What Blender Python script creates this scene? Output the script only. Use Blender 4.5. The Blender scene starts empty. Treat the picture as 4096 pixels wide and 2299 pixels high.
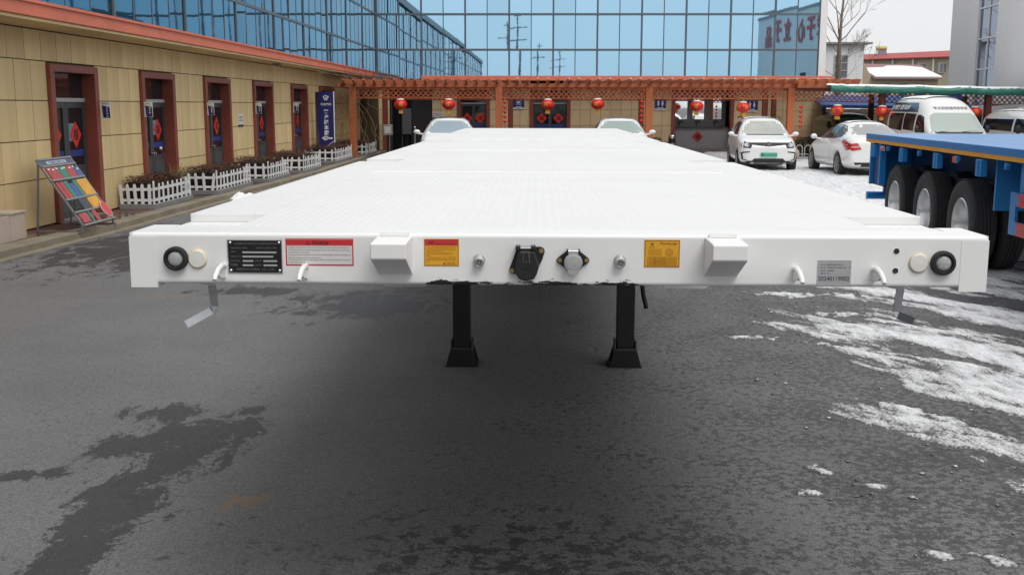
import bpy, bmesh, math, random
import numpy as np
from mathutils import Vector, Matrix, noise
from mathutils.bvhtree import BVHTree
R = math.radians
random.seed(7)
SC = bpy.context.scene
COL = SC.collection

# ------------------------------------------------------------------ camera
cam_data = bpy.data.cameras.new('camera')
cam = bpy.data.objects.new('camera', cam_data)
COL.objects.link(cam)
cam_data.sensor_width = 36.0
cam_data.lens = 38.11
cam_data.clip_start = 0.05
cam_data.clip_end = 3000
cam.location = (-0.062, -3.12, 1.87)
cam.rotation_euler = (Matrix.Rotation(R(1.336), 3, 'Z') @ Matrix.Rotation(R(90 - 9.513), 3, 'X') @ Matrix.Rotation(R(0.10), 3, 'Z')).to_euler()
SC.camera = cam

# ------------------------------------------------------------------ sky, sun, exposure
SUN_EL, SUN_AZ = R(57), R(148)          # soft winter sun behind cloud, behind the camera
world = bpy.data.worlds.new('World'); SC.world = world
world.use_nodes = True
wt = world.node_tree; wt.nodes.clear()
wo = wt.nodes.new('ShaderNodeOutputWorld'); wb = wt.nodes.new('ShaderNodeBackground')
sky = wt.nodes.new('ShaderNodeTexSky'); sky.sky_type = 'NISHITA'; sky.sun_disc = False
sky.sun_elevation = SUN_EL; sky.sun_rotation = SUN_AZ; sky.dust_density = 4.0; sky.air_density = 1.0
hs = wt.nodes.new('ShaderNodeHueSaturation'); hs.inputs['Saturation'].default_value = 0.12
mx = wt.nodes.new('ShaderNodeMix'); mx.data_type = 'RGBA'
mx.inputs[0].default_value = 0.82                       # an even layer of cloud over the clear sky
mx.inputs[7].default_value = (8.6, 8.75, 8.95, 1)
wt.links.new(sky.outputs[0], hs.inputs['Color']); wt.links.new(hs.outputs[0], mx.inputs[6])
wt.links.new(mx.outputs[2], wb.inputs[0]); wb.inputs[1].default_value = 0.104
wt.links.new(wb.outputs[0], wo.inputs[0])
sd = bpy.data.lights.new('sun', 'SUN'); sd.energy = 1.5; sd.angle = R(30); sd.color = (1, .97, .93)
so = bpy.data.objects.new('sun', sd); COL.objects.link(so)
_sv = Vector((math.sin(SUN_AZ) * math.cos(SUN_EL), math.cos(SUN_AZ) * math.cos(SUN_EL), math.sin(SUN_EL)))
so.rotation_euler = _sv.to_track_quat('Z', 'Y').to_euler(); so.location = (0, -20, 30)
SC.view_settings.view_transform = 'Standard'; SC.view_settings.look = 'None'
SC.view_settings.exposure = 0.13; SC.view_settings.gamma = 1.0; SC.view_settings.use_curve_mapping = False
SC.cycles.max_bounces = 7; SC.cycles.diffuse_bounces = 3; SC.cycles.glossy_bounces = 5; SC.cycles.transmission_bounces = 6
SC.cycles.caustics_reflective = False; SC.cycles.caustics_refractive = False

# ------------------------------------------------------------------ materials
def nd(t, k, **kw):
    n = t.nodes.new(k)
    for a, b in kw.items(): setattr(n, a, b)
    return n
MATS = {}
def mat(name, col, rough=.5, metal=0., vary=0., vscale=3., bump=0., bscale=60., rnd=0., dirt=0., dcol=(.12, .10, .08), emit=0., spec=.5, coat=0., alpha=1., trans=0., streak=False):
    """Principled colour with gentle procedural variation, dirt and fine relief."""
    if name in MATS: return MATS[name]
    m = bpy.data.materials.new(name); m.use_nodes = True
    t = m.node_tree; b = t.nodes['Principled BSDF']; L = t.links.new
    b.inputs['Roughness'].default_value = rough; b.inputs['Metallic'].default_value = metal
    b.inputs['Specular IOR Level'].default_value = spec
    b.inputs['Coat Weight'].default_value = coat
    b.inputs['Transmission Weight'].default_value = trans
    b.inputs['Alpha'].default_value = alpha
    c4 = (*col, 1)
    b.inputs['Base Color'].default_value = c4
    tc = nd(t, 'ShaderNodeTexCoord')
    src = None
    if vary or rnd or dirt:
        rgb = nd(t, 'ShaderNodeRGB'); rgb.outputs[0].default_value = c4; src = rgb.outputs[0]
    if vary:
        n = nd(t, 'ShaderNodeTexNoise'); n.inputs['Scale'].default_value = vscale; n.inputs['Detail'].default_value = 6; n.inputs['Roughness'].default_value = .62
        if streak:
            mp = nd(t, 'ShaderNodeMapping'); mp.inputs['Scale'].default_value = (1, 1, .12)
            L(tc.outputs['Object'], mp.inputs[0]); L(mp.outputs[0], n.inputs['Vector'])
        else: L(tc.outputs['Object'], n.inputs['Vector'])
        mr = nd(t, 'ShaderNodeMapRange'); mr.inputs[1].default_value = .3; mr.inputs[2].default_value = .7
        mr.inputs[3].default_value = 1 - vary; mr.inputs[4].default_value = 1 + vary
        L(n.outputs[0], mr.inputs[0])
        h = nd(t, 'ShaderNodeHueSaturation'); L(mr.outputs[0], h.inputs['Value']); L(src, h.inputs['Color']); src = h.outputs[0]
    if rnd:
        oi = nd(t, 'ShaderNodeObjectInfo'); mr = nd(t, 'ShaderNodeMapRange'); mr.inputs[3].default_value = 1 - rnd; mr.inputs[4].default_value = 1 + rnd
        L(oi.outputs['Random'], mr.inputs[0])
        h = nd(t, 'ShaderNodeHueSaturation'); L(mr.outputs[0], h.inputs['Value']); L(src, h.inputs['Color']); src = h.outputs[0]
    if dirt:
        n = nd(t, 'ShaderNodeTexNoise'); n.inputs['Scale'].default_value = vscale * 2.3; n.inputs['Detail'].default_value = 8; n.inputs['Roughness'].default_value = .7
        if streak:
            mp = nd(t, 'ShaderNodeMapping'); mp.inputs['Scale'].default_value = (1, 1, .15); mp.inputs['Location'].default_value = (3, 5, 7)
            L(tc.outputs['Object'], mp.inputs[0]); L(mp.outputs[0], n.inputs['Vector'])
        else: L(tc.outputs['Object'], n.inputs['Vector'])
        mr = nd(t, 'ShaderNodeMapRange'); mr.inputs[1].default_value = .52; mr.inputs[2].default_value = .78; mr.inputs[4].default_value = dirt
        L(n.outputs[0], mr.inputs[0])
        mm = nd(t, 'ShaderNodeMix', data_type='RGBA'); L(mr.outputs[0], mm.inputs[0]); L(src, mm.inputs[6]); mm.inputs[7].default_value = (*dcol, 1); src = mm.outputs[2]
        rr = nd(t, 'ShaderNodeMapRange'); rr.inputs[3].default_value = rough; rr.inputs[4].default_value = min(1, rough + .25)
        L(mr.outputs[0], rr.inputs[0]); L(rr.outputs[0], b.inputs['Roughness'])
    if src is not None: L(src, b.inputs['Base Color'])
    if bump:
        n = nd(t, 'ShaderNodeTexNoise'); n.inputs['Scale'].default_value = bscale; n.inputs['Detail'].default_value = 4
        L(tc.outputs['Object'], n.inputs['Vector'])
        bp = nd(t, 'ShaderNodeBump'); bp.inputs['Strength'].default_value = bump; bp.inputs['Distance'].default_value = .01
        L(n.outputs[0], bp.inputs['Height']); L(bp.outputs[0], b.inputs['Normal'])
    if emit:
        b.inputs['Emission Color'].default_value = c4; b.inputs['Emission Strength'].default_value = emit
    MATS[name] = m
    return m

# ------------------------------------------------------------------ mesh helpers
class MB:
    def __init__(s): s.v = []; s.f = []
    def add(s, vs, fs):
        o = len(s.v); s.v += [tuple(p) for p in vs]; s.f += [tuple(i + o for i in f) for f in fs]; return s
    def box(s, x0, x1, y0, y1, z0, z1, m=None):
        vs = [(x, y, z) for z in (z0, z1) for y in (y0, y1) for x in (x0, x1)]
        if m is not None: vs = [tuple(m @ Vector(p)) for p in vs]
        return s.add(vs, [(0, 2, 3, 1), (4, 5, 7, 6), (0, 1, 5, 4), (2, 6, 7, 3), (0, 4, 6, 2), (1, 3, 7, 5)])
    def bar(s, a, b, w, h, up=(0, 0, 1)):
        """box beam from a to b: w across, h along up"""
        a = Vector(a); b = Vector(b); d = (b - a).normalized(); up = Vector(up)
        sd_ = d.cross(up)
        if sd_.length < 1e-5: sd_ = d.cross(Vector((1, 0, 0)))
        sd_.normalize(); u = sd_.cross(d).normalized()
        vs = [p + sd_ * (i * w / 2) + u * (j * h / 2) for p in (a, b) for j in (-1, 1) for i in (-1, 1)]
        return s.add(vs, [(0, 1, 3, 2), (4, 6, 7, 5), (0, 4, 5, 1), (2, 3, 7, 6), (0, 2, 6, 4), (1, 5, 7, 3)])
    def cyl(s, a, b, r0, r1=None, n=16, caps=True):
        r1 = r0 if r1 is None else r1
        a = Vector(a); b = Vector(b); d = (b - a).normalized()
        x = d.orthogonal().normalized(); y = d.cross(x)
        vs = []
        for p, r in ((a, r0), (b, r1)):
            for k in range(n):
                t = 2 * math.pi * k / n
                vs.append(p + x * (r * math.cos(t)) + y * (r * math.sin(t)))
        fs = [(k, (k + 1) % n, n + (k + 1) % n, n + k) for k in range(n)]
        if caps: fs += [tuple(range(n - 1, -1, -1)), tuple(range(n, 2 * n))]
        return s.add(vs, fs)
    def tube(s, pts, r, n=8, caps=True):
        pts = [Vector(p) for p in pts]; m = len(pts)
        rs = r if isinstance(r, (list, tuple)) else [r] * m
        vs = []; prev = None
        for i, p in enumerate(pts):
            d = (pts[min(i + 1, m - 1)] - pts[max(i - 1, 0)]).normalized()
            if prev is None: x = d.orthogonal().normalized()
            else:
                x = prev - d * prev.dot(d)
                x = x.normalized() if x.length > 1e-6 else d.orthogonal().normalized()
            prev = x; y = d.cross(x)
            for k in range(n):
                t = 2 * math.pi * k / n
                vs.append(p + (x * math.cos(t) + y * math.sin(t)) * rs[i])
        fs = [(i * n + k, i * n + (k + 1) % n, (i + 1) * n + (k + 1) % n, (i + 1) * n + k) for i in range(m - 1) for k in range(n)]
        if caps: fs += [tuple(range(n - 1, -1, -1)), tuple(range((m - 1) * n, m * n))]
        return s.add(vs, fs)
    def lathe(s, prof, n=24, m=None, closed=False):
        """prof: (r, h) about Z"""
        vs = []
        for r, h in prof:
            for k in range(n):
                t = 2 * math.pi * k / n; vs.append((r * math.cos(t), r * math.sin(t), h))
        q = len(prof)
        fs = [(i % q * n + k, i % q * n + (k + 1) % n, (i + 1) % q * n + (k + 1) % n, (i + 1) % q * n + k) for i in range(q if closed else q - 1) for k in range(n)]
        if not closed:
            if prof[0][0] > 1e-6: fs.append(tuple(range(n - 1, -1, -1)))
            if prof[-1][0] > 1e-6: fs.append(tuple(range((q - 1) * n, q * n)))
        if m is not None: vs = [tuple(m @ Vector(p)) for p in vs]
        return s.add(vs, fs)
    def prism(s, poly, lo, hi, axis='y', m=None):
        """extrude a 2D polygon. axis y: (x,z); x: (y,z); z: (x,y)"""
        n = len(poly)
        def P(a, b, h): return {'y': (a, h, b), 'x': (h, a, b), 'z': (a, b, h)}[axis]
        vs = [P(a, b, lo) for a, b in poly] + [P(a, b, hi) for a, b in poly]
        if m is not None: vs = [tuple(m @ Vector(p)) for p in vs]
        fs = [tuple(range(n)), tuple(range(2 * n - 1, n - 1, -1))] + [(i, n + i, n + (i + 1) % n, (i + 1) % n) for i in range(n)]
        return s.add(vs, fs)
    def ell(s, c, rx, ry, rz, nu=16, nv=10):
        pr = [(max(1e-4, math.sin(math.pi * i / nv)), -math.cos(math.pi * i / nv)) for i in range(nv + 1)]
        vs = [(c[0] + r * rx * math.cos(2 * math.pi * k / nu), c[1] + r * ry * math.sin(2 * math.pi * k / nu), c[2] + h * rz) for r, h in pr for k in range(nu)]
        return s.add(vs, [(i * nu + k, i * nu + (k + 1) % nu, (i + 1) * nu + (k + 1) % nu, (i + 1) * nu + k) for i in range(nv) for k in range(nu)])
    def mesh(s, name, m, smooth=None):
        me = bpy.data.meshes.new(name); me.from_pydata(s.v, [], s.f)
        bm = bmesh.new(); bm.from_mesh(me); bmesh.ops.recalc_face_normals(bm, faces=bm.faces); bm.to_mesh(me); bm.free()
        if m is not None: me.materials.append(m)
        if smooth is not None:
            me.polygons.foreach_set('use_smooth', [True] * len(me.polygons))
            me.set_sharp_from_angle(angle=R(smooth))
        me.update()
        return me

INV = {}
CH = {}
def link(name, me, parent=None, loc=(0, 0, 0), rot=None, bevel=0., seg=2):
    o = bpy.data.objects.new(name, me); COL.objects.link(o)
    o.location = loc
    if rot: o.rotation_euler = rot
    if parent is not None: o.parent = parent; CH.setdefault(parent, []).append(o)
    if bevel:
        b = o.modifiers.new('bevel', 'BEVEL'); b.width = bevel; b.segments = seg; b.limit_method = 'ANGLE'; b.angle_limit = R(40)
        b.harden_normals = False
    return o
def root(name, loc, rz=0., label=None, cat=None, group=None):
    o = bpy.data.objects.new(name, None); COL.objects.link(o)
    o.empty_display_size = .2
    o.location = loc; o.rotation_euler = (0, 0, rz)
    INV[o] = (Matrix.Translation(loc) @ Matrix.Rotation(rz, 4, 'Z')).inverted()
    if label: tag(o, label, cat, group)
    return o
def tag(o, label, cat, group=None):
    o['label'] = label; o['category'] = cat
    if group: o['group'] = group
    return o
def top(o):
    while o.parent is not None: o = o.parent
    return o
def part(name, mb, m, parent=None, world=True, smooth=None, bevel=0., seg=2, label=None):
    """one mesh object; world=True: builder holds world coordinates"""
    if parent is not None and world:
        iv = INV.get(top(parent))
        if iv is not None: mb.v = [tuple(iv @ Vector(p)) for p in mb.v]
    o = link(name, mb.mesh(name, m, smooth), parent, bevel=bevel, seg=seg)
    if label: o['label'] = label
    return o
def thing(name, mb, m, label, cat, group=None, base=None, smooth=None, bevel=0., seg=2):
    """a top-level thing that is one mesh; origin at its base"""
    b = Vector(base) if base else Vector((0, 0, 0))
    mb.v = [tuple(Vector(p) - b) for p in mb.v]
    o = link(name, mb.mesh(name, m, smooth), None, loc=b, bevel=bevel, seg=seg)
    return tag(o, label, cat, group)
def structure(name, mb, m, smooth=None):
    o = link(name, mb.mesh(name, m, smooth)); o['kind'] = 'structure'; return o
def copy_tree(o, parent=None):
    c = o.copy(); COL.objects.link(c)
    if parent is not None: c.parent = parent; CH.setdefault(parent, []).append(c)
    for ch in CH.get(o, ()): copy_tree(ch, c)
    return c

TXT = {}
def text_mesh(s, bold=0.):
    """lettering outline as a flat mesh, 1 unit high, lower left at 0,0; returns verts, faces, width, ymin, ymax"""
    if (s, bold) in TXT: return TXT[(s, bold)]
    cu = bpy.data.curves.new('t', 'FONT'); cu.body = s; cu.size = 1; cu.resolution_u = 3; cu.offset = bold
    ob = bpy.data.objects.new('t', cu); COL.objects.link(ob)
    dg = bpy.context.evaluated_depsgraph_get()
    me = bpy.data.meshes.new_from_object(ob.evaluated_get(dg))
    vs = [(v.co.x, v.co.y) for v in me.vertices]; fs = [tuple(p.vertices) for p in me.polygons]
    bpy.data.objects.remove(ob); bpy.data.curves.remove(cu); bpy.data.meshes.remove(me)
    if vs:
        x0 = min(v[0] for v in vs); x1 = max(v[0] for v in vs); y0 = min(v[1] for v in vs); y1 = max(v[1] for v in vs)
    else: x0 = x1 = y0 = y1 = 0
    TXT[(s, bold)] = ([(a - x0, b - y0) for a, b in vs], fs, max(x1 - x0, 1e-6), max(y1 - y0, 1e-6))
    return TXT[(s, bold)]
def text(mb, s, o, ux, uz, w=None, h=None, bold=0., center=False):
    """lay lettering on a plane: o origin, ux along the line, uz up; fit to width w and/or height h"""
    vs, fs, tw, th = text_mesh(s, bold)
    if w is None: w = tw * h / th
    if h is None: h = th * w / tw
    o = Vector(o); ux = Vector(ux).normalized(); uz = Vector(uz).normalized()
    if center: o = o - ux * (w / 2) - uz * (h / 2)
    mb.add([o + ux * (a * w / tw) + uz * (b * h / th) for a, b in vs], fs)
    return mb
# ------------------------------------------------------------------ shared materials
M_WHITE = mat('white_paint', (.80, .80, .79), rough=.38, vary=.02, vscale=2)
M_BEIGE = mat('beige_stone_panel', (.77, .585, .30), rough=.62, vary=.07, vscale=2.2, rnd=.09, bump=.15, bscale=180, dirt=.20, dcol=(.30, .22, .13), streak=True)
M_BEIGE2 = mat('beige_wall_tile', (.72, .55, .32), rough=.55, vary=.08, vscale=2.5, rnd=.06, bump=.12, bscale=160, dirt=.12, dcol=(.28, .21, .13))
M_JOINT = mat('dark_joint', (.09, .065, .035), rough=.9)
M_SALMON = mat('salmon_render', (.68, .19, .115), rough=.7, vary=.08, vscale=1.2, bump=.25, bscale=240, dirt=.25, dcol=(.26, .10, .08))
M_FRAME = mat('red_brown_stone', (.25, .062, .040), rough=.45, vary=.14, vscale=4, dirt=.15, dcol=(.10, .03, .02))
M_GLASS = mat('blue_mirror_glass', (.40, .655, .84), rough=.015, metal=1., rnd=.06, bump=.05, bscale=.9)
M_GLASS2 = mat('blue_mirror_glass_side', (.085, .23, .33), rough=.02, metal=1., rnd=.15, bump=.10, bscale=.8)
M_MULL = mat('grey_aluminium', (.11, .135, .16), rough=.45, metal=.2)
M_DARK = mat('dark_interior', (.012, .012, .014), rough=.8)
M_DOORGREY = mat('grey_door_paint', (.055, .062, .068), rough=.4)
M_DGLASS = mat('dark_door_glass', (.012, .014, .018), rough=.04, spec=.6)
M_CHROME = mat('brushed_steel', (.62, .62, .62), rough=.25, metal=1.)
M_REDPAPER = mat('red_paper', (.72, .028, .015), rough=.6)
M_INK = mat('black_ink', (.015, .013, .012), rough=.6)
M_NAVY = mat('navy_sign', (.018, .022, .13), rough=.35)
M_SIGNW = mat('white_sign', (.74, .74, .74), rough=.45)
M_CONC = mat('grey_concrete', (.20, .20, .195), rough=.85, vary=.14, vscale=5, bump=.2, bscale=120, dirt=.25, dcol=(.09, .085, .08))
M_SNOW = mat('clean_snow', (.86, .87, .88), rough=.65, vary=.03, vscale=6, bump=.5, bscale=35)
M_GREYWALL = mat('pale_grey_sheet_wall', (.70, .70, .695), rough=.6, vary=.05, vscale=.5, dirt=.18, dcol=(.30, .30, .29), streak=True)
M_REDSIGN = mat('red_sign_letter', (.45, .03, .05), rough=.4)

# ------------------------------------------------------------------ ground
def asphalt():
    m = bpy.data.materials.new('worn_asphalt'); m.use_nodes = True
    t = m.node_tree; b = t.nodes['Principled BSDF']; L = t.links.new
    tc = nd(t, 'ShaderNodeTexCoord'); P = tc.outputs['Object']
    def noise_(scale, detail=4, rough=.6, vec=None, dist=0.):
        n = nd(t, 'ShaderNodeTexNoise'); n.inputs['Scale'].default_value = scale; n.inputs['Detail'].default_value = detail; n.inputs['Roughness'].default_value = rough
        n.inputs['Distortion'].default_value = dist
        L(vec or P, n.inputs['Vector']); return n.outputs[0]
    def mr(x, a, c, lo, hi):
        n = nd(t, 'ShaderNodeMapRange'); n.inputs[1].default_value = a; n.inputs[2].default_value = c; n.inputs[3].default_value = lo; n.inputs[4].default_value = hi
        L(x, n.inputs[0]); return n.outputs[0]
    def ma(op, a, c=None):
        n = nd(t, 'ShaderNodeMath', operation=op)
        for i, q in enumerate((a, c)):
            if q is None: continue
            if isinstance(q, (int, float)): n.inputs[i].default_value = q
            else: L(q, n.inputs[i])
        return n.outputs[0]
    def blob(cx, cy, rx, ry, ang=0.):
        """1 at the centre of an ellipse on the ground, 0 at its rim, negative outside"""
        mp = nd(t, 'ShaderNodeMapping'); mp.vector_type = 'TEXTURE'
        mp.inputs['Location'].default_value = (cx, cy, 0); mp.inputs['Rotation'].default_value = (0, 0, R(ang)); mp.inputs['Scale'].default_value = (rx, ry, 1)
        L(P, mp.inputs[0]); ln = nd(t, 'ShaderNodeVectorMath', operation='LENGTH'); L(mp.outputs[0], ln.inputs[0])
        return ma('MAXIMUM', ma('SUBTRACT', 1., ln.outputs['Value']), -1.5)
    grain = noise_(420, 2, .7); mid = noise_(34, 5, .7); big = noise_(.55, 5, .6)
    voro = nd(t, 'ShaderNodeTexVoronoi'); voro.inputs['Scale'].default_value = 170; L(P, voro.inputs['Vector'])
    stone = nd(t, 'ShaderNodeSeparateColor'); L(voro.outputs['Color'], stone.inputs[0])
    val = ma('MULTIPLY', mr(grain, .3, .7, .72, 1.28), ma('MULTIPLY', mr(mid, .3, .7, .86, 1.14), mr(big, .3, .7, .82, 1.16)))
    val = ma('MULTIPLY', val, mr(stone.outputs[0], 0, 1, .72, 1.3))
    base = nd(t, 'ShaderNodeMix', data_type='RGBA', blend_type='MULTIPLY'); base.inputs[0].default_value = 1
    base.inputs[6].default_value = (.160, .161, .163, 1)
    cmb = nd(t, 'ShaderNodeCombineColor'); [L(val, cmb.inputs[i]) for i in range(3)]
    L(cmb.outputs[0], base.inputs[7])
    # meltwater stains: lobed shapes with ragged edges
    sh = ma('MAXIMUM', blob(-2.30, 3.30, .30, .20, 10), blob(-2.02, 2.92, .36, .30, 30))
    sh = ma('MAXIMUM', sh, blob(-2.34, 2.66, .30, .24, 30)); sh = ma('MAXIMUM', sh, blob(-1.94, 2.40, .22, .50, -10))
    sh = ma('MAXIMUM', sh, blob(-2.04, 1.68, .26, .50, 8)); sh = ma('MAXIMUM', sh, blob(-2.0, 1.12, .20, .42, -6))
    sh = ma('MAXIMUM', sh, blob(-1.84, 3.36, .13, .10, 0)); sh = ma('MAXIMUM', sh, blob(-2.62, 2.15, .20, .10, 20))
    sh = ma('MAXIMUM', sh, blob(-1.70, 7.0, .75, .75, 0)); sh = ma('MAXIMUM', sh, blob(-2.9, 7.7, .6, .3, 0))
    sh = ma('MAXIMUM', sh, blob(-5.4, 11.6, 1.1, 2.6, -4)); sh = ma('MAXIMUM', sh, blob(-4.4, 9.6, .9, .5, 15))
    mpst = nd(t, 'ShaderNodeMapping'); mpst.inputs['Scale'].default_value = (1.1, .5, 1); mpst.inputs['Rotation'].default_value = (0, 0, R(-14)); L(P, mpst.inputs[0])
    fine = mr(noise_(26, 5, .75), .25, .75, -.50, .50)
    ragged = ma('ADD', ma('ADD', mr(noise_(4.2, 6, .7, vec=mpst.outputs[0], dist=.6), .25, .75, -1.15, 1.0), sh), fine)
    stain = mr(ragged, .0, .14, 0, 1)
    # scattered damp specks, thicker towards the snow side
    sep = nd(t, 'ShaderNodeSeparateXYZ'); L(P, sep.inputs[0])
    side = mr(sep.outputs[0], -1.2, 2.0, -.05, .10)
    mps = nd(t, 'ShaderNodeMapping'); mps.inputs['Scale'].default_value = (1, 1.0, 1); L(P, mps.inputs[0])
    sp = ma('ADD', ma('ADD', noise_(21, 6, .76), mr(noise_(2.2, 4, .6), .3, .7, -.07, .07)), side)
    speck = mr(sp, .575, .60, 0, 1)
    sp2 = mr(ma('ADD', ma('ADD', noise_(9.0, 6, .72), mr(noise_(40, 3), .3, .7, -.04, .04)), mr(blob(.0, 1.0, 2.2, 1.3), -1, 1, -.30, .09)), .545, .585, 0, 1)
    wet = ma('MAXIMUM', ma('MULTIPLY', ma('MAXIMUM', speck, sp2), .88), ma('MULTIPLY', stain, .95))
    mixw = nd(t, 'ShaderNodeMix', data_type='RGBA'); L(wet, mixw.inputs[0]); L(base.outputs[2], mixw.inputs[6])
    dk = nd(t, 'ShaderNodeMix', data_type='RGBA', blend_type='MULTIPLY'); dk.inputs[0].default_value = 1; L(base.outputs[2], dk.inputs[6]); dk.inputs[7].default_value = (.30, .30, .31, 1)
    L(dk.outputs[2], mixw.inputs[7])
    # a dried clay smear
    cl = mr(ma('ADD', mr(noise_(14, 6, .7), .3, .7, -.9, .9), blob(-1.46, 1.80, .13, .13, 10)), .1, .5, 0, .9)
    cl = ma('MULTIPLY', cl, mr(blob(-1.46, 1.80, .34, .26), 0, .2, 0, 1))
    cl2 = ma('MULTIPLY', mr(blob(-3.75, 7.45, .38, .16), .0, .6, 0, .5), mr(noise_(6, 3), .4, .6, 0, 1))
    mixc = nd(t, 'ShaderNodeMix', data_type='RGBA'); L(ma('MAXIMUM', cl, cl2), mixc.inputs[0]); L(mixw.outputs[2], mixc.inputs[6]); mixc.inputs[7].default_value = (.22, .165, .115, 1)
    L(mixc.outputs[2], b.inputs['Base Color'])
    L(mr(wet, 0, 1, .92, .55), b.inputs['Roughness']); b.inputs['Specular IOR Level'].default_value = .3
    hgt = ma('ADD', ma('MULTIPLY', voro.outputs['Distance'], -.9), ma('MULTIPLY', grain, .5))
    bp = nd(t, 'ShaderNodeBump'); bp.inputs['Strength'].default_value = .55; bp.inputs['Distance'].default_value = .004
    L(hgt, bp.inputs['Height']); L(bp.outputs[0], b.inputs['Normal'])
    return m
structure('ground', MB().add([(-900, -900, 0), (900, -900, 0), (900, 900, 0), (-900, 900, 0)], [(0, 1, 2, 3)]), asphalt())

# ------------------------------------------------------------------ snow on the yard
_grids = {}
def vnoise(x, y, seed):
    if seed not in _grids: _grids[seed] = np.random.RandomState(seed).rand(256, 256)
    g = _grids[seed]
    xi = np.floor(x).astype(int); yi = np.floor(y).astype(int); fx = x - xi; fy = y - yi
    fx = fx * fx * (3 - 2 * fx); fy = fy * fy * (3 - 2 * fy)
    a = g[xi % 256, yi % 256]; b = g[(xi + 1) % 256, yi % 256]; c = g[xi % 256, (yi + 1) % 256]; d = g[(xi + 1) % 256, (yi + 1) % 256]
    return (a * (1 - fx) + b * fx) * (1 - fy) + (c * (1 - fx) + d * fx) * fy
def fbm(x, y, seed, oct=5, gain=.55):
    s = 0; a = 1; tot = 0
    for k in range(oct):
        s = s + a * vnoise(x * 2 ** k + 17.3 * k, y * 2 ** k + 5.1 * k, seed + k); tot += a; a *= gain
    return s / tot
def snow_height(x, y):
    ca, sa = math.cos(R(33)), math.sin(R(33))
    u = x * ca + y * sa; v = -x * sa + y * ca                 # v runs along the wheel tracks
    wx = (fbm(x * 1.3, y * 1.3, 61, 3) - .5) * .35; u = u + wx
    n = .62 * (fbm(u * 1.7, v * .55, 3, 4, .5) - .5) + .60 * (fbm(u * 6.5, v * 1.7, 13, 6, .66) - .5)
    edge = np.where(y < 9, 2.55, 2.55 + (y - 9) * .125)
    bias = np.clip((x - edge) * .26, -1.2, .14)
    deep = np.clip((y - 8.5) / 7, 0, 1) * np.clip((x - edge) * .5, 0, 1)
    h = n * 1.2 + bias + .9 * deep + .035
    t = ((u * .80 + .35) % 1.0); track = np.exp(-((t - .5) / .11) ** 2)
    h = h - track * .20 * (y < 26) * np.clip((26 - y) / 14, 0, 1)
    for cx, cy, rx, ry, ang, a in ((2.22, 3.52, .27, .12, -50, .5), (2.42, 3.27, .2, .10, -60, .45), (2.30, 5.25, .27, .09, -48, .5), (1.66, 5.60, .24, .10, -5, .42), (2.50, 7.66, .42, .17, -12, .5), (3.02, 7.62, .3, .16, -15, .5), (2.72, 6.62, .3, .13, 0, .42), (2.80, 5.85, .40, .16, -58, .5),
                               (2.45, 2.85, .26, .10, -62, .5), (2.66, 2.40, .3, .10, -66, .5), (1.42, 2.30, .14, .05, -40, .42), (1.30, 1.97, .07, .05, -40, .42), (1.62, 2.1, .07, .05, -10, .4), (1.62, 1.25, .07, .05, -30, .4), (1.86, 1.22, .15, .06, -50, .4)):
        c, s = math.cos(R(ang)), math.sin(R(ang)); dx, dy = x - cx, y - cy
        q = np.sqrt(((dx * c + dy * s) / rx) ** 2 + ((-dx * s + dy * c) / ry) ** 2)
        h = np.maximum(h, a * .62 * (1 - q) + (fbm(x * 13, y * 13, 21, 5, .66) - .5) * .75 - .03)
    return h
def snow_patch(x0, x1, y0, y1, st, V, F, thick):
    xs = np.arange(x0, x1, st); ys = np.arange(y0, y1, st)
    X, Y = np.meshgrid(xs, ys); H = snow_height(X, Y)
    Hp = np.clip(H, 0, .5)
    Z = thick * (Hp / .25) ** .7 * (.35 + 1.3 * fbm(X * 7, Y * 7, 31, 5, .6)) * np.clip(Hp * 30, 0, 1) + np.clip(Hp * 12, 0, 1) * .004
    Z = np.where(H < 0, np.maximum(H * .08, -.02), Z)
    q = H > 0; c = q[:-1, :-1] | q[1:, :-1] | q[:-1, 1:] | q[1:, 1:]
    keep = np.zeros(H.shape, bool); nx = len(xs); idx = np.full(H.shape, -1)
    for dj, di in ((0, 0), (0, 1), (1, 1), (1, 0)): keep[dj:H.shape[0] - 1 + dj, di:nx - 1 + di] |= c
    idx[keep] = np.arange(keep.sum()) + len(V)
    V.extend(np.stack([X[keep], Y[keep], Z[keep]], 1).tolist())
    F.extend(np.stack([idx[:-1, :-1][c], idx[:-1, 1:][c], idx[1:, 1:][c], idx[1:, :-1][c]], 1).tolist())
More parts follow.
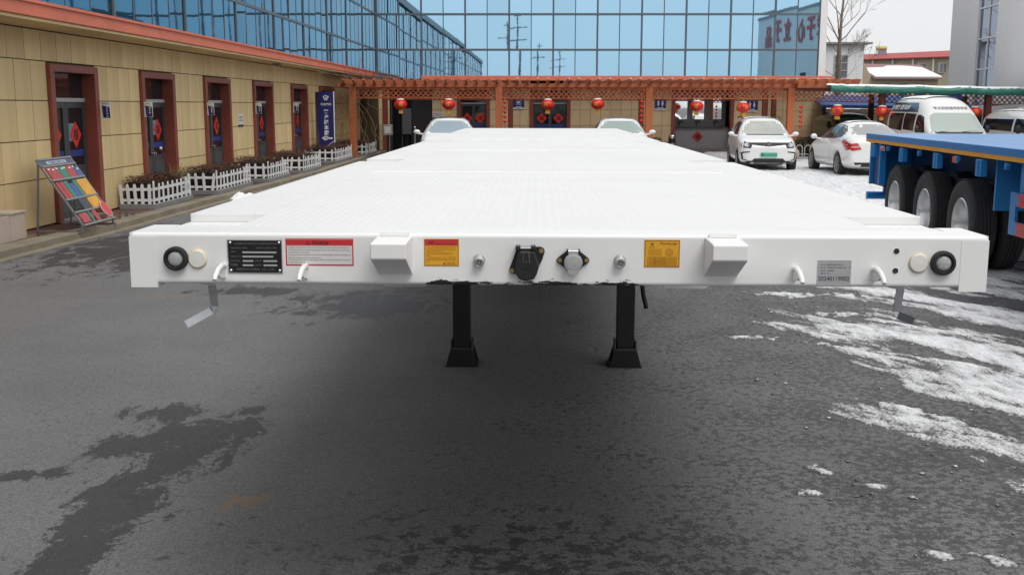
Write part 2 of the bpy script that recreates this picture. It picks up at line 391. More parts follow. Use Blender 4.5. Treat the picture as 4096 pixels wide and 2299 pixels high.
def slush():
    m = bpy.data.materials.new('trodden_snow'); m.use_nodes = True
    t = m.node_tree; b = t.nodes['Principled BSDF']; L = t.links.new
    tc = nd(t, 'ShaderNodeTexCoord'); sep = nd(t, 'ShaderNodeSeparateXYZ'); L(tc.outputs['Object'], sep.inputs[0])
    n = nd(t, 'ShaderNodeTexNoise'); n.inputs['Scale'].default_value = 7; n.inputs['Detail'].default_value = 8; n.inputs['Roughness'].default_value = .72
    mp = nd(t, 'ShaderNodeMapping'); mp.inputs['Rotation'].default_value = (0, 0, R(-33)); mp.inputs['Scale'].default_value = (1.8, .35, 1); L(tc.outputs['Object'], mp.inputs[0]); L(mp.outputs[0], n.inputs['Vector'])
    th = nd(t, 'ShaderNodeMapRange'); th.inputs[1].default_value = .0008; th.inputs[2].default_value = .0155; th.inputs[3].default_value = -.25; th.inputs[4].default_value = .62; L(sep.outputs[2], th.inputs[0])
    ad = nd(t, 'ShaderNodeMath', operation='ADD'); L(th.outputs[0], ad.inputs[0])
    m2 = nd(t, 'ShaderNodeMapRange'); m2.inputs[1].default_value = .3; m2.inputs[2].default_value = .7; m2.inputs[3].default_value = -.35; m2.inputs[4].default_value = .35; L(n.outputs[0], m2.inputs[0]); L(m2.outputs[0], ad.inputs[1])
    ng = nd(t, 'ShaderNodeTexNoise'); ng.inputs['Scale'].default_value = 70; ng.inputs['Detail'].default_value = 4; L(tc.outputs['Object'], ng.inputs['Vector'])
    m3 = nd(t, 'ShaderNodeMapRange'); m3.inputs[1].default_value = .3; m3.inputs[2].default_value = .7; m3.inputs[3].default_value = -.30; m3.inputs[4].default_value = .26; L(ng.outputs[0], m3.inputs[0])
    ad2 = nd(t, 'ShaderNodeMath', operation='ADD'); L(ad.outputs[0], ad2.inputs[0]); L(m3.outputs[0], ad2.inputs[1]); ad = ad2
    cr = nd(t, 'ShaderNodeValToRGB'); e = cr.color_ramp.elements; e[0].position = .0; e[0].color = (.07, .07, .071, 1); e[1].position = .74; e[1].color = (.76, .77, .78, 1)
    e2 = e.new(.12); e2.color = (.24, .24, .24, 1); e2 = e.new(.35); e2.color = (.50, .505, .51, 1)
    L(ad.outputs[0], cr.inputs[0]); L(cr.outputs[0], b.inputs['Base Color']); b.inputs['Roughness'].default_value = .6
    n2 = nd(t, 'ShaderNodeTexNoise'); n2.inputs['Scale'].default_value = 60; n2.inputs['Detail'].default_value = 5; L(tc.outputs['Object'], n2.inputs['Vector'])
    bp = nd(t, 'ShaderNodeBump'); bp.inputs['Strength'].default_value = .5; bp.inputs['Distance'].default_value = .01; L(n2.outputs[0], bp.inputs['Height']); L(bp.outputs[0], b.inputs['Normal'])
    return m
M_SLUSH = slush()
V, F = [], []
snow_patch(.95, 7.0, .8, 10.0, .018, V, F, .0105)
snow_patch(2.0, 19.0, 9.98, 41.0, .11, V, F, .035)
rr = random.Random(5)
mbs = MB(); mbs.v = [tuple(p) for p in V]; mbs.f = [tuple(f) for f in F]
_cx = np.array([rr.uniform(1.3, 3.4) for k in range(900)]); _cy = np.array([rr.uniform(1.2, 8.0) for k in range(900)]); _ch = snow_height(_cx, _cy)
for x, y, hh in zip(_cx.tolist(), _cy.tolist(), _ch.tolist()):   # crumbs of ice round the patches
    if -.32 < hh < .0 and rr.random() < math.exp(hh * 6):
        s = rr.uniform(.004, .013); mbs.ell((x, y, s * .35), s * rr.uniform(.7, 1.6), s, s * .6, 6, 4)
so_ = link('snow', mbs.mesh('snow', M_SLUSH, 180)); so_['kind'] = 'stuff'

# ------------------------------------------------------------------ left building
LW = -7.30
left = root('office_wing', (LW, 0, 0), 0, 'long two storey office wing, beige panel ground floor under blue mirror glass', 'building')
DOORS = [(9.15, 10.95), (12.97, 14.74), (16.72, 18.55), (20.53, 22.5), (24.62, 26.65), (28.93, 31.1), (33.1, 35.6)]
DH = 2.47
wall = MB()
edges = [-46] + [e for d in DOORS for e in d] + [41.5]
for a, b in zip(edges[0::2], edges[1::2]): wall.box(LW - .5, LW - .03, a, b, 0, 2.95)
for a, b in DOORS: wall.box(LW - .5, LW - .03, a, b, DH - .01, 2.95)
part('wall', wall, M_JOINT, left)
part('room_shell', MB().box(LW - 4, LW - .52, -46, 41.5, .0, 2.94), M_DARK, left)
ROWS = [(.12, .80), (.80, 1.36), (1.36, 1.93), (1.93, 2.5), (2.5, 2.94)]
_pc = {}
def panel(parent, w, h, y, z, x, axis, m, name='wall_panel', th=.028, g=.007):
    key = (round(w, 3), round(h, 3), axis, m.name)
    if key not in _pc:
        mb = MB()
        if axis == 'x': mb.box(-th, 0, -w / 2 + g, w / 2 - g, -h / 2 + g, h / 2 - g)
        else: mb.box(-w / 2 + g, w / 2 - g, 0, th, -h / 2 + g, h / 2 - g)
        _pc[key] = mb.mesh('wall_panel', m)
    p = INV[top(parent)] @ Vector((x, y, z) if axis == 'x' else (y, x, z))
    o = link(name, _pc[key], parent, loc=p); j = random.Random(hash((round(y, 2), round(z, 2)))).uniform(-.0015, .0015)
    if axis == 'x': o.location.x += j
    else: o.location.y += j
    return o
spans = [(4.0, 9.15)] + [(DOORS[i][1], DOORS[i + 1][0]) for i in range(len(DOORS) - 1)] + [(35.6, 41.4)]
for a, b in spans:
    n = max(1, round((b - a) / .52))
    for i in range(n):
        w = (b - a) / n
        for z0, z1 in ROWS[:4]: panel(left, round(w, 4), z1 - z0, a + (i + .5) * w, (z0 + z1) / 2, LW, 'x', M_BEIGE)
for i in range(72):
    panel(left, .52, ROWS[4][1] - ROWS[4][0], 4.0 + (i + .5) * .52, sum(ROWS[4]) / 2, LW, 'x', M_BEIGE)
part('soffit', MB().box(LW - .01, -6.62, -46, 41.45, 2.95, 2.99), M_BEIGE, left)
part('fascia', MB().box(LW - .3, -6.585, -46, 41.45, 2.992, 3.20), M_SALMON, left, bevel=.012)
part('cornice', MB().box(-6.63, -6.56, -46, 41.44, 3.165, 3.205), M_SALMON, left)
for y in (5.6, 25.9): part('soffit_lamp', MB().cyl((-6.95, y, 2.95), (-6.95, y, 2.90), .10, .13, 16), mat('lamp_grey', (.3, .3, .3), .4), left)
# doors
M_CURT = mat('interior_blue', (.02, .045, .22), .6); M_PALEPATCH = mat('pale_blue_patch', (.16, .28, .36), .6)
def diamond(mb, mt, c, s, ux, uz, nrm):
    """paper diamond with the fortune character; returns two builders"""
    c = Vector(c); ux = Vector(ux); uz = Vector(uz); nrm = Vector(nrm)
    P4 = [c + uz * s, c + ux * s, c - uz * s, c - ux * s]
    mb.add([p for p in P4] + [p + nrm * .003 for p in P4], [(0, 1, 2, 3), (4, 5, 6, 7), (0, 1, 5, 4), (1, 2, 6, 5), (2, 3, 7, 6), (3, 0, 4, 7)])
    text(mt, '福', c + nrm * .0045, ux, uz, h=s * .85, bold=.02, center=True)
for di, (a, b) in enumerate(DOORS):
    X0, X1 = LW - .10, LW + .06
    fr = MB()
    fr.prism([(a, .0), (a + .15, .0), (a + .15, DH - .115), (b - .15, DH - .115), (b - .15, .0), (b, .0), (b, DH), (a, DH)], LW - .42, X1, 'x')
    f = part('door_surround', fr, M_FRAME, left, bevel=.008)
    ia, ib, zt = a + .15, b - .15, DH - .115
    xg = LW - .16
    part('transom_window', MB().box(xg - .01, xg, ia, ib, 1.97, zt), M_DGLASS, left)
    part('transom_bar', MB().box(xg - .03, xg + .035, ia, ib, 1.915, 1.975), mat('pale_bar', (.42, .42, .42), .5), left)
    mid = (ia + ib) / 2
    for k, (p, q) in enumerate(((ia, mid - .004), (mid + .004, ib))):
        d = MB()
        d.box(xg - .02, xg + .02, p, p + .085, .12, 1.91); d.box(xg - .02, xg + .02, q - .085, q, .12, 1.91)
        d.box(xg - .02, xg + .02, p + .085, q - .085, 1.82, 1.91); d.box(xg - .02, xg + .02, p + .085, q - .085, .12, .92)
        leaf = part('door_leaf', d, M_DOORGREY, left)
        part('pane', MB().box(xg - .012, xg - .002, p + .085, q - .085, .92, 1.82), M_DGLASS, leaf)
        part('handle', MB().cyl((xg + .02, (q if k == 0 else p) + (-.05 if k == 0 else .05), .95), (xg + .07, (q if k == 0 else p) + (-.05 if k == 0 else .05), .95), .028, .034, 12), M_CHROME, leaf)
        part('blue_strip', MB().box(xg - .001, xg + .0005, p + .09, q - .09, 1.06, 1.16), M_CURT, leaf)
        part('lower_panel', MB().box(xg + .02, xg + .026, p + .12, q - .12, .22, .82), mat('grey_door_panel', (.075, .085, .09), .45), leaf)
        mb, mt = MB(), MB(); diamond(mb, mt, (xg + .003, (p + q) / 2, 1.40), .215, (0, 1, 0), (0, 0, 1), (1, 0, 0))
        po = part('paper_diamond', mb, M_REDPAPER, leaf); part('lettering', mt, M_INK, leaf)
        if di in (1, 2): part('pale_door_patch', MB().box(xg + .0, xg + .0012, p + .11, p + .34, 1.30, 1.55 + .03 * k), M_PALEPATCH, leaf)  # thin pale blue rectangle laid on the door glass
    part('threshold', MB().box(LW - .4, LW + .10, a, b, .0, .118), M_CONC, left)
# mirror glass upper storey
GX = -6.60
GROW = [(3.205, 4.08), (4.08, 5.47), (5.47, 6.62)]
ymull = [41.45 - .862 * i for i in range(39)]
for zi, (z0, z1) in enumerate(GROW):
    for i in range(len(ymull) - 1):
        key = ('lg', zi)
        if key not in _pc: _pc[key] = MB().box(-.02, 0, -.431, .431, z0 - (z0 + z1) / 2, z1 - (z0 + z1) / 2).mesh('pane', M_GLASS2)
        r_ = random.Random(zi * 100 + i)
        link('pane', _pc[key], left, loc=(GX - LW, (ymull[i] + ymull[i + 1]) / 2, (z0 + z1) / 2), rot=(0, r_.gauss(0, .0035), r_.gauss(0, .004)))
    for i in range(15):
        y = ymull[-1] - (i + .5) * 3.45
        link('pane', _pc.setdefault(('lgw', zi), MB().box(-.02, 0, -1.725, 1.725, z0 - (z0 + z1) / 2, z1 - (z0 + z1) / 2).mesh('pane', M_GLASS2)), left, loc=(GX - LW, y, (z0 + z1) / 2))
thick = MB().box(-.05, .030, -.035, .035, 3.2, 6.62).mesh('mullion', M_MULL); thin = MB().box(-.05, .008, -.014, .014, 3.2, 6.62).mesh('mullion', M_MULL)
for i, y in enumerate(ymull[1:], 1): link('mullion', thick if i % 4 == 0 else thin, left, loc=(GX - LW, y, 0))
for i in range(1, 16): link('mullion', thick, left, loc=(GX - LW, ymull[-1] - i * 3.45, 0))
for z in (4.08, 5.47): part('transom', MB().box(GX - .04, GX + .025, -46, 41.44, z - .035, z + .035), M_MULL, left)
part('corner_post', MB().box(GX - .05, GX + .06, 41.40, 41.56, 2.94, 6.62), M_MULL, left)
part('parapet', MB().box(-12, GX + .12, -46, 41.44, 6.62, 6.95), mat('grey_coping', (.25, .26, .27), .6), left)
part('upper_block', MB().box(-12, GX - .03, -46, 41.44, 3.2, 6.62), M_DARK, left)

# ------------------------------------------------------------------ back building
BY = 41.85
back = root('glass_office_block', (2.3, BY, 0), 0, 'office block with blue mirror glass front above a red fascia and tiled wall', 'building')
OPEN = [(-6.15, -4.4, 2.5), (-3.35, -2.05, 2.35), (-.38, 1.25, 2.35), (5.42, 7.9, 2.4)]
bw = MB().box(-8.5, -6.6, 41.52, BY + .4, 0, 2.95); xs = [-6.6] + [e for o in OPEN for e in o[:2]] + [11.5]
for a, b in zip(xs[0::2], xs[1::2]): bw.box(a, b, BY + .03, BY + .4, 0, 2.9)
for a, b, h in OPEN: bw.box(a, b, BY + .03, BY + .4, h, 2.9)
part('wall', bw, M_JOINT, back)
part('room_shell', MB().box(-6.6, 11.5, BY + 2.2, BY + 2.4, 0, 2.9).box(-6.6, 11.5, BY + .4, BY + 2.2, 2.85, 2.95), M_DARK, back)
TR = [(.0, .42), (.42, 1.06), (1.06, 1.70), (1.70, 2.34), (2.34, 2.88)]
for a, b in zip(xs[0::2], xs[1::2]):
    n = max(1, round((b - a) / .415)); w = (b - a) / n
    for i in range(n):
        for z0, z1 in TR: panel(back, round(w, 4), z1 - z0, a + (i + .5) * w, (z0 + z1) / 2, BY, 'y', M_BEIGE2, 'wall_tile', g=.006)
part('fascia', MB().box(-4.77, 11.75, 41.28, 41.92, 2.86, 3.055), M_SALMON, back, bevel=.01)
part('fascia_return', MB().box(-6.58, -4.77, 41.55, 41.92, 2.80, 2.93), M_DARK, back)
BROW = [(3.06, 4.08), (4.08, 5.47), (5.47, 6.9)]
XL = [-6.58 + 1.81 / 2 * i for i in range(2)]; XR = [-4.77 + .8844 * i for i in range(19)]
cols = [(XL[0], XL[1]), (XL[1], -4.77)] + list(zip(XR[:-1], XR[1:]))
for ci, (a, b) in enumerate(cols):
    for zi, (z0, z1) in enumerate(BROW):
        if ci < 2 and zi == 0: z0 = 2.935
        r_ = random.Random(ci * 7 + zi); w, h = b - a, z1 - z0
        key = ('bg', ci < 2, zi)
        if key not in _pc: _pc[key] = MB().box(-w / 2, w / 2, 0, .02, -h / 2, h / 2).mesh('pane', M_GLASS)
        p = INV[back] @ Vector(((a + b) / 2, 41.5, (z0 + z1) / 2))
        link('pane', _pc[key], back, loc=p, rot=(r_.gauss(0, .0022), 0, r_.gauss(0, .003)))
bthick = MB().box(-.036, .036, -.05, .05, 3.06, 6.9).mesh('mullion', M_MULL); bthin = MB().box(-.018, .018, -.03, .05, 3.06, 6.9).mesh('mullion', M_MULL)
for i, x in enumerate(XR): link('mullion', bthick if i % 2 == 0 else bthin, back, loc=INV[back] @ Vector((x, 41.5, 0)))
link('mullion', bthin, back, loc=INV[back] @ Vector((XL[1], 41.5, 0)))
for z in (4.08, 5.47): part('transom', MB().box(-6.57, 11.15, 41.43, 41.54, z - .04, z + .04), M_MULL, back)
part('end_pier', MB().box(11.152, 11.42, 41.4, 47, 2.9, 6.9), mat('pale_pier', (.72, .72, .71), .6), back)
part('upper_block', MB().box(-6.58, 11.148, 41.56, 52, 2.96, 6.9), M_DARK, back)
part('parapet', MB().box(-6.58, 11.5, 41.4, 52, 6.902, 7.15), MATS['grey_coping'], back)
# doors and recesses of the back block
def back_door(a, b, h):
    s = MB(); s.prism([(a - .02, 0), (a + .13, 0), (a + .13, h - .13), (b - .13, h - .13), (b - .13, 0), (b + .02, 0), (b + .02, h + .02), (a - .02, h + .02)], BY - .07, BY + .32, 'y')
    part('door_surround', s, M_FRAME, back, bevel=.008)
    ia, ib, yg = a + .13, b - .13, BY + .12; mid = (ia + ib) / 2
    part('transom_bar', MB().box(ia, ib, yg - .04, yg + .03, 1.93, 1.985), MATS['pale_bar'], back)
    part('transom_window', MB().box(ia, ib, yg, yg + .01, 1.985, h - .13), M_DGLASS, back)
    for p, q in ((ia, mid - .004), (mid + .004, ib)):
        d = MB(); d.box(p, p + .06, yg - .02, yg + .02, .05, 1.925); d.box(q - .06, q, yg - .02, yg + .02, .05, 1.925); d.box(p + .06, q - .06, yg - .02, yg + .02, 1.84, 1.925); d.box(p + .06, q - .06, yg - .02, yg + .02, .05, .35)
        leaf = part('door_leaf', d, M_DOORGREY, back)
        part('pane', MB().box(p + .06, q - .06, yg, yg + .01, .35, 1.84), M_DGLASS, leaf)
        part('blue_strip', MB().box(p + .065, q - .065, yg - .002, yg - .0005, .98, 1.12), M_CURT, leaf)
        mb, mt = MB(), MB(); diamond(mb, mt, ((p + q) / 2, yg - .024, 1.36), .215, (1, 0, 0), (0, 0, 1), (0, -1, 0))
        part('paper_diamond', mb, M_REDPAPER, leaf); part('lettering', mt, M_INK, leaf)
back_door(*OPEN[1]); back_door(*OPEN[2])
a, b, h = OPEN[0]                                              # dark entrance with roller shutter and glazed screen
part('shutter', MB().box(a + .95, b, BY + .10, BY + .16, 0, h), mat('dark_shutter', (.022, .022, .024), .5), back)
part('entrance_screen', MB().box(a + .02, a + .92, BY + .25, BY + .27, .0, h), M_DGLASS, back)
for x in (a + .02, a + .46, a + .90): part('screen_post', MB().box(x, x + .05, BY + .20, BY + .26, 0, h), M_DOORGREY, back)
part('screen_board', MB().box(a + .5, a + .88, BY + .12, BY + .15, .7, 1.75), mat('grey_board', (.12, .125, .13), .5), back)
a, b, h = OPEN[3]                                              # wash place: mirrors over a stone basin counter
part('door_surround', MB().prism([(a - .02, 0), (a + .12, 0), (a + .12, h - .1), (b - .12, h - .1), (b - .12, 0), (b + .02, 0), (b + .02, h + .02), (a - .02, h + .02)], BY - .07, BY + .3, 'y'), M_FRAME, back, bevel=.008)
M_TILE = mat('grey_wall_tile', (.30, .31, .32), .35, vary=.1, vscale=3)
part('tiled_back_wall', MB().box(a + .12, b - .12, BY + 1.1, BY + 1.2, 0, 2.6), M_TILE, back)
part('counter', MB().box(a + .12, b - .12, BY + .22, BY + 1.1, .15, .96), mat('grey_granite', (.24, .245, .25), .25, vary=.25, vscale=30), back)
part('counter_top', MB().box(a + .12, b - .12, BY + .16, BY + 1.1, .962, 1.02), mat('black_granite', (.02, .02, .02), .15), back)
part('step', MB().box(a + .12, b - .12, BY - .06, BY + .2, 0, .148), M_CONC, back)
M_MIRROR = mat('mirror', (.85, .87, .88), .02, metal=1.)
for x0, x1 in ((a + .2, a + .75), (a + .98, a + 1.45), (a + 1.72, a + 2.2)):
    mo = part('mirror', MB().box(x0, x1, BY + 1.06, BY + 1.095, 1.32, 2.2), M_MIRROR, back)
for x in (a + .48, a + 1.2, a + 1.95):
    part('tap', MB().tube([(x, BY + .95, 1.02), (x, BY + .95, 1.15), (x, BY + .80, 1.15), (x, BY + .80, 1.11)], .015, 8), M_CHROME, back, smooth=60)
    part('soap_box', MB().box(x - .09, x + .09, BY + .98, BY + 1.09, 1.14, 1.27), mat('dark_box', (.05, .055, .07), .4), back)
mb, mt = MB(), MB(); diamond(mb, mt, ((a + b) / 2 - .15, BY + .217, .62), .24, (1, 0, 0), (0, 0, 1), (0, -1, 0))
part('paper_diamond', mb, mat('dark_red_paper', (.42, .02, .02), .6), back); part('lettering', mt, M_INK, back)

# ------------------------------------------------------------------ grey block on the right, red letters along its wall
GA = math.atan(.087)
gy = root('grey_warehouse', (18.75, 48.0, 0), -GA, 'tall pale grey block with narrow blue window strip and red letters', 'building')
def GW(u, v, z):     # u: outwards (+x local), v: along wall towards the camera
    return (u, -v, z)
WIN = (3.9, 6.4)                                            # window strip, metres from the far corner
ww = MB().box(0, 14, -WIN[0], 0, 0, 7.8).box(0, 14, -40, -WIN[1], 0, 7.8).box(.25, 14, -WIN[1], -WIN[0], 0, 7.8)
part('wall', ww, M_GREYWALL, gy, world=False)
part('coping', MB().box(-.08, 14, -40.05, .05, 7.802, 7.95), mat('coping_grey', (.3, .3, .3), .6), gy, world=False)
M_WFR = mat('white_window_frame', (.66, .68, .70), .4)
wl = WIN[1] - WIN[0]
zs = [.9, 2.15, 3.4, 4.65, 5.9, 7.15]
for z0, z1 in zip(zs[:-1], zs[1:]):
    for k in range(2):
        p = part('pane', MB().box(.1, .12, -WIN[0] - wl * (k + 1) / 2 + .03, -WIN[0] - wl * k / 2 - .03, z0 + .03, z1 - .03), mat('blue_grey_glass', (.16, .21, .30), .03, metal=1.), gy, world=False)
fb = MB()
for z in zs: fb.box(.05, .13, -WIN[1], -WIN[0], z - .03, z + .03)
for k in range(3):
    y = -WIN[0] - wl * k / 2; fb.box(.06, .12, y - .03, y + .03, .9, 7.15)
part('window_frame', fb, M_WFR, gy, world=False)
for vv in (15, 20, 25, 30, 36): 
    part('window', MB().box(-.02, .0, -vv - .55, -vv + .55, 1.2, 4.0), M_DGLASS, gy, world=False)
for i, ch in enumerate('诚于心立于品'):
    tb = MB(); text(tb, ch, (-.06, -(27.0, 28.8, 30.6, 33.1, 35.2, 37.4)[i], 6.5), (0, -1, 0), (0, 0, 1), h=1.4, bold=.035, center=True)
    part('sign_letter', tb, M_REDSIGN, gy, world=False)

# ------------------------------------------------------------------ far right background
shed = root('white_shed', (17.1, 60, 0), 0, 'white flat roofed shed with tall gridded window behind the bare tree', 'building')
part('wall', MB().box(14.9, 18.35, 60, 66, 0, 5.32), mat('white_render', (.78, .78, .78), .7, vary=.05, dirt=.2, dcol=(.4, .4, .38), streak=True), shed)
part('roof', MB().box(14.7, 18.75, 59.7, 66.2, 5.322, 5.42), mat('grey_roof', (.25, .25, .25), .6), shed)
wf = MB()
for i in range(3): wf.box(16.72 + i * .37 - .02, 16.72 + i * .37 + .02, 59.95, 60.0, 2.6, 4.72)
for i in range(6): wf.box(16.7, 17.48, 59.94, 59.99, 2.6 + i * .42 - .02, 2.6 + i * .42 + .02)
for i in range(2):
    for j in range(5): part('pane', MB().box(16.74 + i * .37, 17.07 + i * .37, 59.97, 59.98, 2.62 + j * .42, 3.0 + j * .42), mat('dull_pane', (.16, .17, .18), .1), shed)
part('window_frame', wf, mat('pale_frame', (.5, .5, .5), .5), shed)
bh = root('tan_house', (23.6, 70, 0), 0, 'low tan house with pinkish roof half covered in snow', 'house')
part('wall', MB().box(21.3, 26.2, 70, 76, 0, 3.7).prism([(21.3, 3.7), (21.9, 3.7), (21.3, 4.7)], 70.0, 70.4, 'y'), mat('tan_render', (.42, .34, .24), .8, vary=.1), bh)
rf = MB().add([(21.9, 69.6, 3.70), (26.4, 69.6, 3.68), (26.0, 73, 4.66), (21.2, 73, 4.74), (21.9, 69.6, 3.62), (26.4, 69.6, 3.60), (26.0, 73, 4.58), (21.2, 73, 4.66)], [(0, 1, 2, 3), (4, 5, 6, 7), (0, 1, 5, 4), (1, 2, 6, 5), (2, 3, 7, 6), (3, 0, 4, 7)])
ro = part('roof', rf, mat('pinkish_roof', (.27, .15, .15), .7), bh)
sn = MB(); pts = [(21.98, 69.62, 3.74), (26.3, 69.62, 3.72), (25.75, 71.9, 4.36), (24.6, 72.2, 4.48), (23.5, 72.2, 4.48), (23.1, 71.8, 4.36), (22.0, 71.7, 4.33), (21.65, 71.4, 4.25)]
sn.add(pts + [(p[0], p[1], p[2] + .09) for p in pts], [tuple(range(8)), tuple(range(8, 16))] + [(i, (i + 1) % 8, 8 + (i + 1) % 8, 8 + i) for i in range(8)])
part('roof_snow', sn, M_SNOW, ro)
for i in range(3): part('window', MB().box(22.6 + i * 1.1, 23.15 + i * 1.1, 69.95, 69.99, 2.6, 3.32), mat('blue_window', (.03, .08, .2), .2), bh)
rb = root('red_roofed_block', (31.6, 95, 0), 0, 'long pale yellow block with red sheet roof and white window posts', 'building')
part('wall', MB().add([(27.5, 97.5, 0), (36.2, 92, 0), (36.2, 102, 0), (27.5, 102, 0), (27.5, 97.5, 5.95), (36.2, 92, 6.05), (36.2, 102, 6.05), (27.5, 102, 5.95)], [(0, 1, 5, 4), (1, 2, 6, 5), (2, 3, 7, 6), (3, 0, 4, 7), (4, 5, 6, 7)]), mat('pale_yellow_render', (.44, .38, .27), .8, vary=.08), rb)
part('roof', MB().add([(27.2, 97.0, 5.98), (36.6, 91.3, 6.1), (36.6, 96, 6.75), (27.2, 101, 6.5), (27.2, 97.0, 5.9), (36.6, 91.3, 6.02), (36.6, 96, 6.6), (27.2, 101, 6.4)], [(0, 1, 2, 3), (4, 5, 6, 7), (0, 1, 5, 4), (1, 2, 6, 5), (2, 3, 7, 6), (3, 0, 4, 7)]), mat('red_sheet_roof', (.36, .055, .05), .6, vary=.15, dirt=.3, dcol=(.5, .4, .4)), rb)
for i in range(6):
    f = i / 6 + .08; x = 27.5 + 8.7 * f; y = 97.5 - 5.5 * f
    part('post', MB().box(x - .06, x + .06, y - .35, y - .15, 3.5, 5.92), mat('white_post', (.62, .62, .6), .5), rb)
    x += .75; y -= .5
    w = part('window', MB().box(x - .35, x + .35, y - .12, y + .3, 4.7, 5.55), mat('pale_frame', (.5, .5, .5), .5), rb)
    for k in (-1, 1): part('pane', MB().box(x + k * .16 - .13, x + k * .16 + .13, y - .14, y - .1, 4.76, 5.5), MATS['dull_pane'], w)
heater = root('water_heater', (31.0, 98.2, 6.4), 0, 'small solar water heater with yellow tank on the red roof', 'heater')
part('tank', MB().cyl((30.6, 98.2, 7.05), (31.5, 98.2, 7.05), .2, n=14), mat('yellow_tank', (.45, .45, .12), .4), heater, smooth=40)
part('stand', MB().bar((30.6, 98.2, 6.3), (30.6, 98.2, 6.95), .05, .05).bar((31.5, 98.2, 6.3), (31.5, 98.2, 6.95), .05, .05).bar((30.7, 97.6, 6.2), (30.7, 98.1, 6.95), .04, .04), MATS['white_post'], heater)
part('collector', MB().add([(30.65, 97.5, 6.22), (31.45, 97.5, 6.22), (31.45, 98.1, 6.95), (30.65, 98.1, 6.95), (30.65, 97.54, 6.18), (31.45, 97.54, 6.18), (31.45, 98.14, 6.91), (30.65, 98.14, 6.91)], [(0, 1, 2, 3), (4, 5, 6, 7), (0, 1, 5, 4), (1, 2, 6, 5), (2, 3, 7, 6), (3, 0, 4, 7)]), mat('violet_tubes', (.10, .06, .12), .3), heater)
# pylons on the road behind, seen in the mirror glass
M_STEEL = mat('pylon_steel', (.09, .10, .11), .6)
for x, y, h in ((-2.6, -62, 13.5), (.2, -105, 13), (4.2, -150, 12.5)):
    pm = MB().cyl((x, y, 0), (x, y, h), .22, .07, 8)
    for i, z in enumerate((.72, .84)): pm.bar((x - 1.3, y, h * z), (x + 1.3, y, h * z + .12), .09, .12)
    pm.bar((x - .5, y, h * .96), (x + .5, y, h * .96), .08, .1)
    thing('power_pylon', pm, M_STEEL, {-62: 'tallest looking steel power pylon mirrored in the glass front', -105: 'middle sized steel power pylon mirrored in the glass front', -150: 'smallest looking steel power pylon mirrored in the glass front'}[y], 'pylon', 'power pylons mirrored in the glass', (x, y, 0))
# ------------------------------------------------------------------ pavement and kerb along the office wing
M_BRICK = None
def brick_mat():
    m = bpy.data.materials.new('wet_brick_paving'); m.use_nodes = True
    t = m.node_tree; b = t.nodes['Principled BSDF']; L = t.links.new
    tc = nd(t, 'ShaderNodeTexCoord'); br = nd(t, 'ShaderNodeTexBrick'); L(tc.outputs['Object'], br.inputs['Vector'])
    br.inputs['Scale'].default_value = 9; br.inputs['Color1'].default_value = (.16, .055, .04, 1); br.inputs['Color2'].default_value = (.10, .075, .065, 1); br.inputs['Mortar'].default_value = (.06, .055, .05, 1); br.inputs['Mortar Size'].default_value = .012
    n = nd(t, 'ShaderNodeTexNoise'); n.inputs['Scale'].default_value = 1.6; n.inputs['Detail'].default_value = 6; L(tc.outputs['Object'], n.inputs['Vector'])
    mr = nd(t, 'ShaderNodeMapRange'); mr.inputs[1].default_value = .42; mr.inputs[2].default_value = .55; mr.inputs[3].default_value = .7; mr.inputs[4].default_value = .12; L(n.outputs[0], mr.inputs[0]); L(mr.outputs[0], b.inputs['Roughness'])
    mm = nd(t, 'ShaderNodeMix', data_type='RGBA', blend_type='MULTIPLY'); L(br.outputs[0], mm.inputs[6]); mm.inputs[7].default_value = (.5, .5, .5, 1)
    m2 = nd(t, 'ShaderNodeMapRange'); m2.inputs[1].default_value = .42; m2.inputs[2].default_value = .55; L(n.outputs[0], m2.inputs[0]); L(m2.outputs[0], mm.inputs[0]); L(mm.outputs[2], b.inputs['Base Color'])
    return m
M_KERB = mat('worn_kerb_stone', (.235, .205, .15), rough=.8, vary=.22, vscale=2.2, bump=.25, bscale=90, dirt=.45, dcol=(.10, .085, .065))
KIN = [(-7.25, 2), (-7.1, 9), (-6.66, 13), (-6.56, 17.5), (-6.36, 22), (-6.26, 27), (-6.3, 34), (-6.3, 41)]
KMID = [(x + .26 if y > 9.5 else x + .42, y) for x, y in KIN]
KOUT = [(x + .14, y) for x, y in KMID]
def strip(a, b, z0, z1):
    mb = MB(); n = len(a)
    vs = [(x, y, z1) for x, y in a] + [(x, y, z1) for x, y in b] + [(x, y, z0) for x, y in b]
    return mb.add(vs, [(i, i + 1, n + i + 1, n + i) for i in range(n - 1)] + [(n + i, n + i + 1, 2 * n + i + 1, 2 * n + i) for i in range(n - 1)])
structure('pavement', strip([(LW - .3, y) for x, y in KIN], KIN, 0, .10), brick_mat())
def kerb_pieces(a, b, z, name, step):
    ks = link(name, None); ks['kind'] = 'structure'
    def at(pl, y):
        for (x0, y0), (x1, y1) in zip(pl[:-1], pl[1:]):
            if y0 <= y <= y1: return x0 + (x1 - x0) * (y - y0) / (y1 - y0)
        return pl[-1][0]
    y = 5.0; k = 0
    while y < 40:
        y1 = y + step - .008; r_ = random.Random(k); dz = r_.uniform(-.004, .004)
        p = [(at(a, y) + .003, y), (at(b, y), y), (at(b, y1), y1), (at(a, y1) + .003, y1)]
        mb = MB().prism(p, -.02, z + dz, 'z')
        link('kerb_stone', mb.mesh('kerb_stone', M_KERB), ks, bevel=.006, seg=1); y += step; k += 1
kerb_pieces(KIN, KMID, .106, 'kerb', 1.0)
kerb_pieces(KMID, KOUT, .022, 'gutter', 1.0)

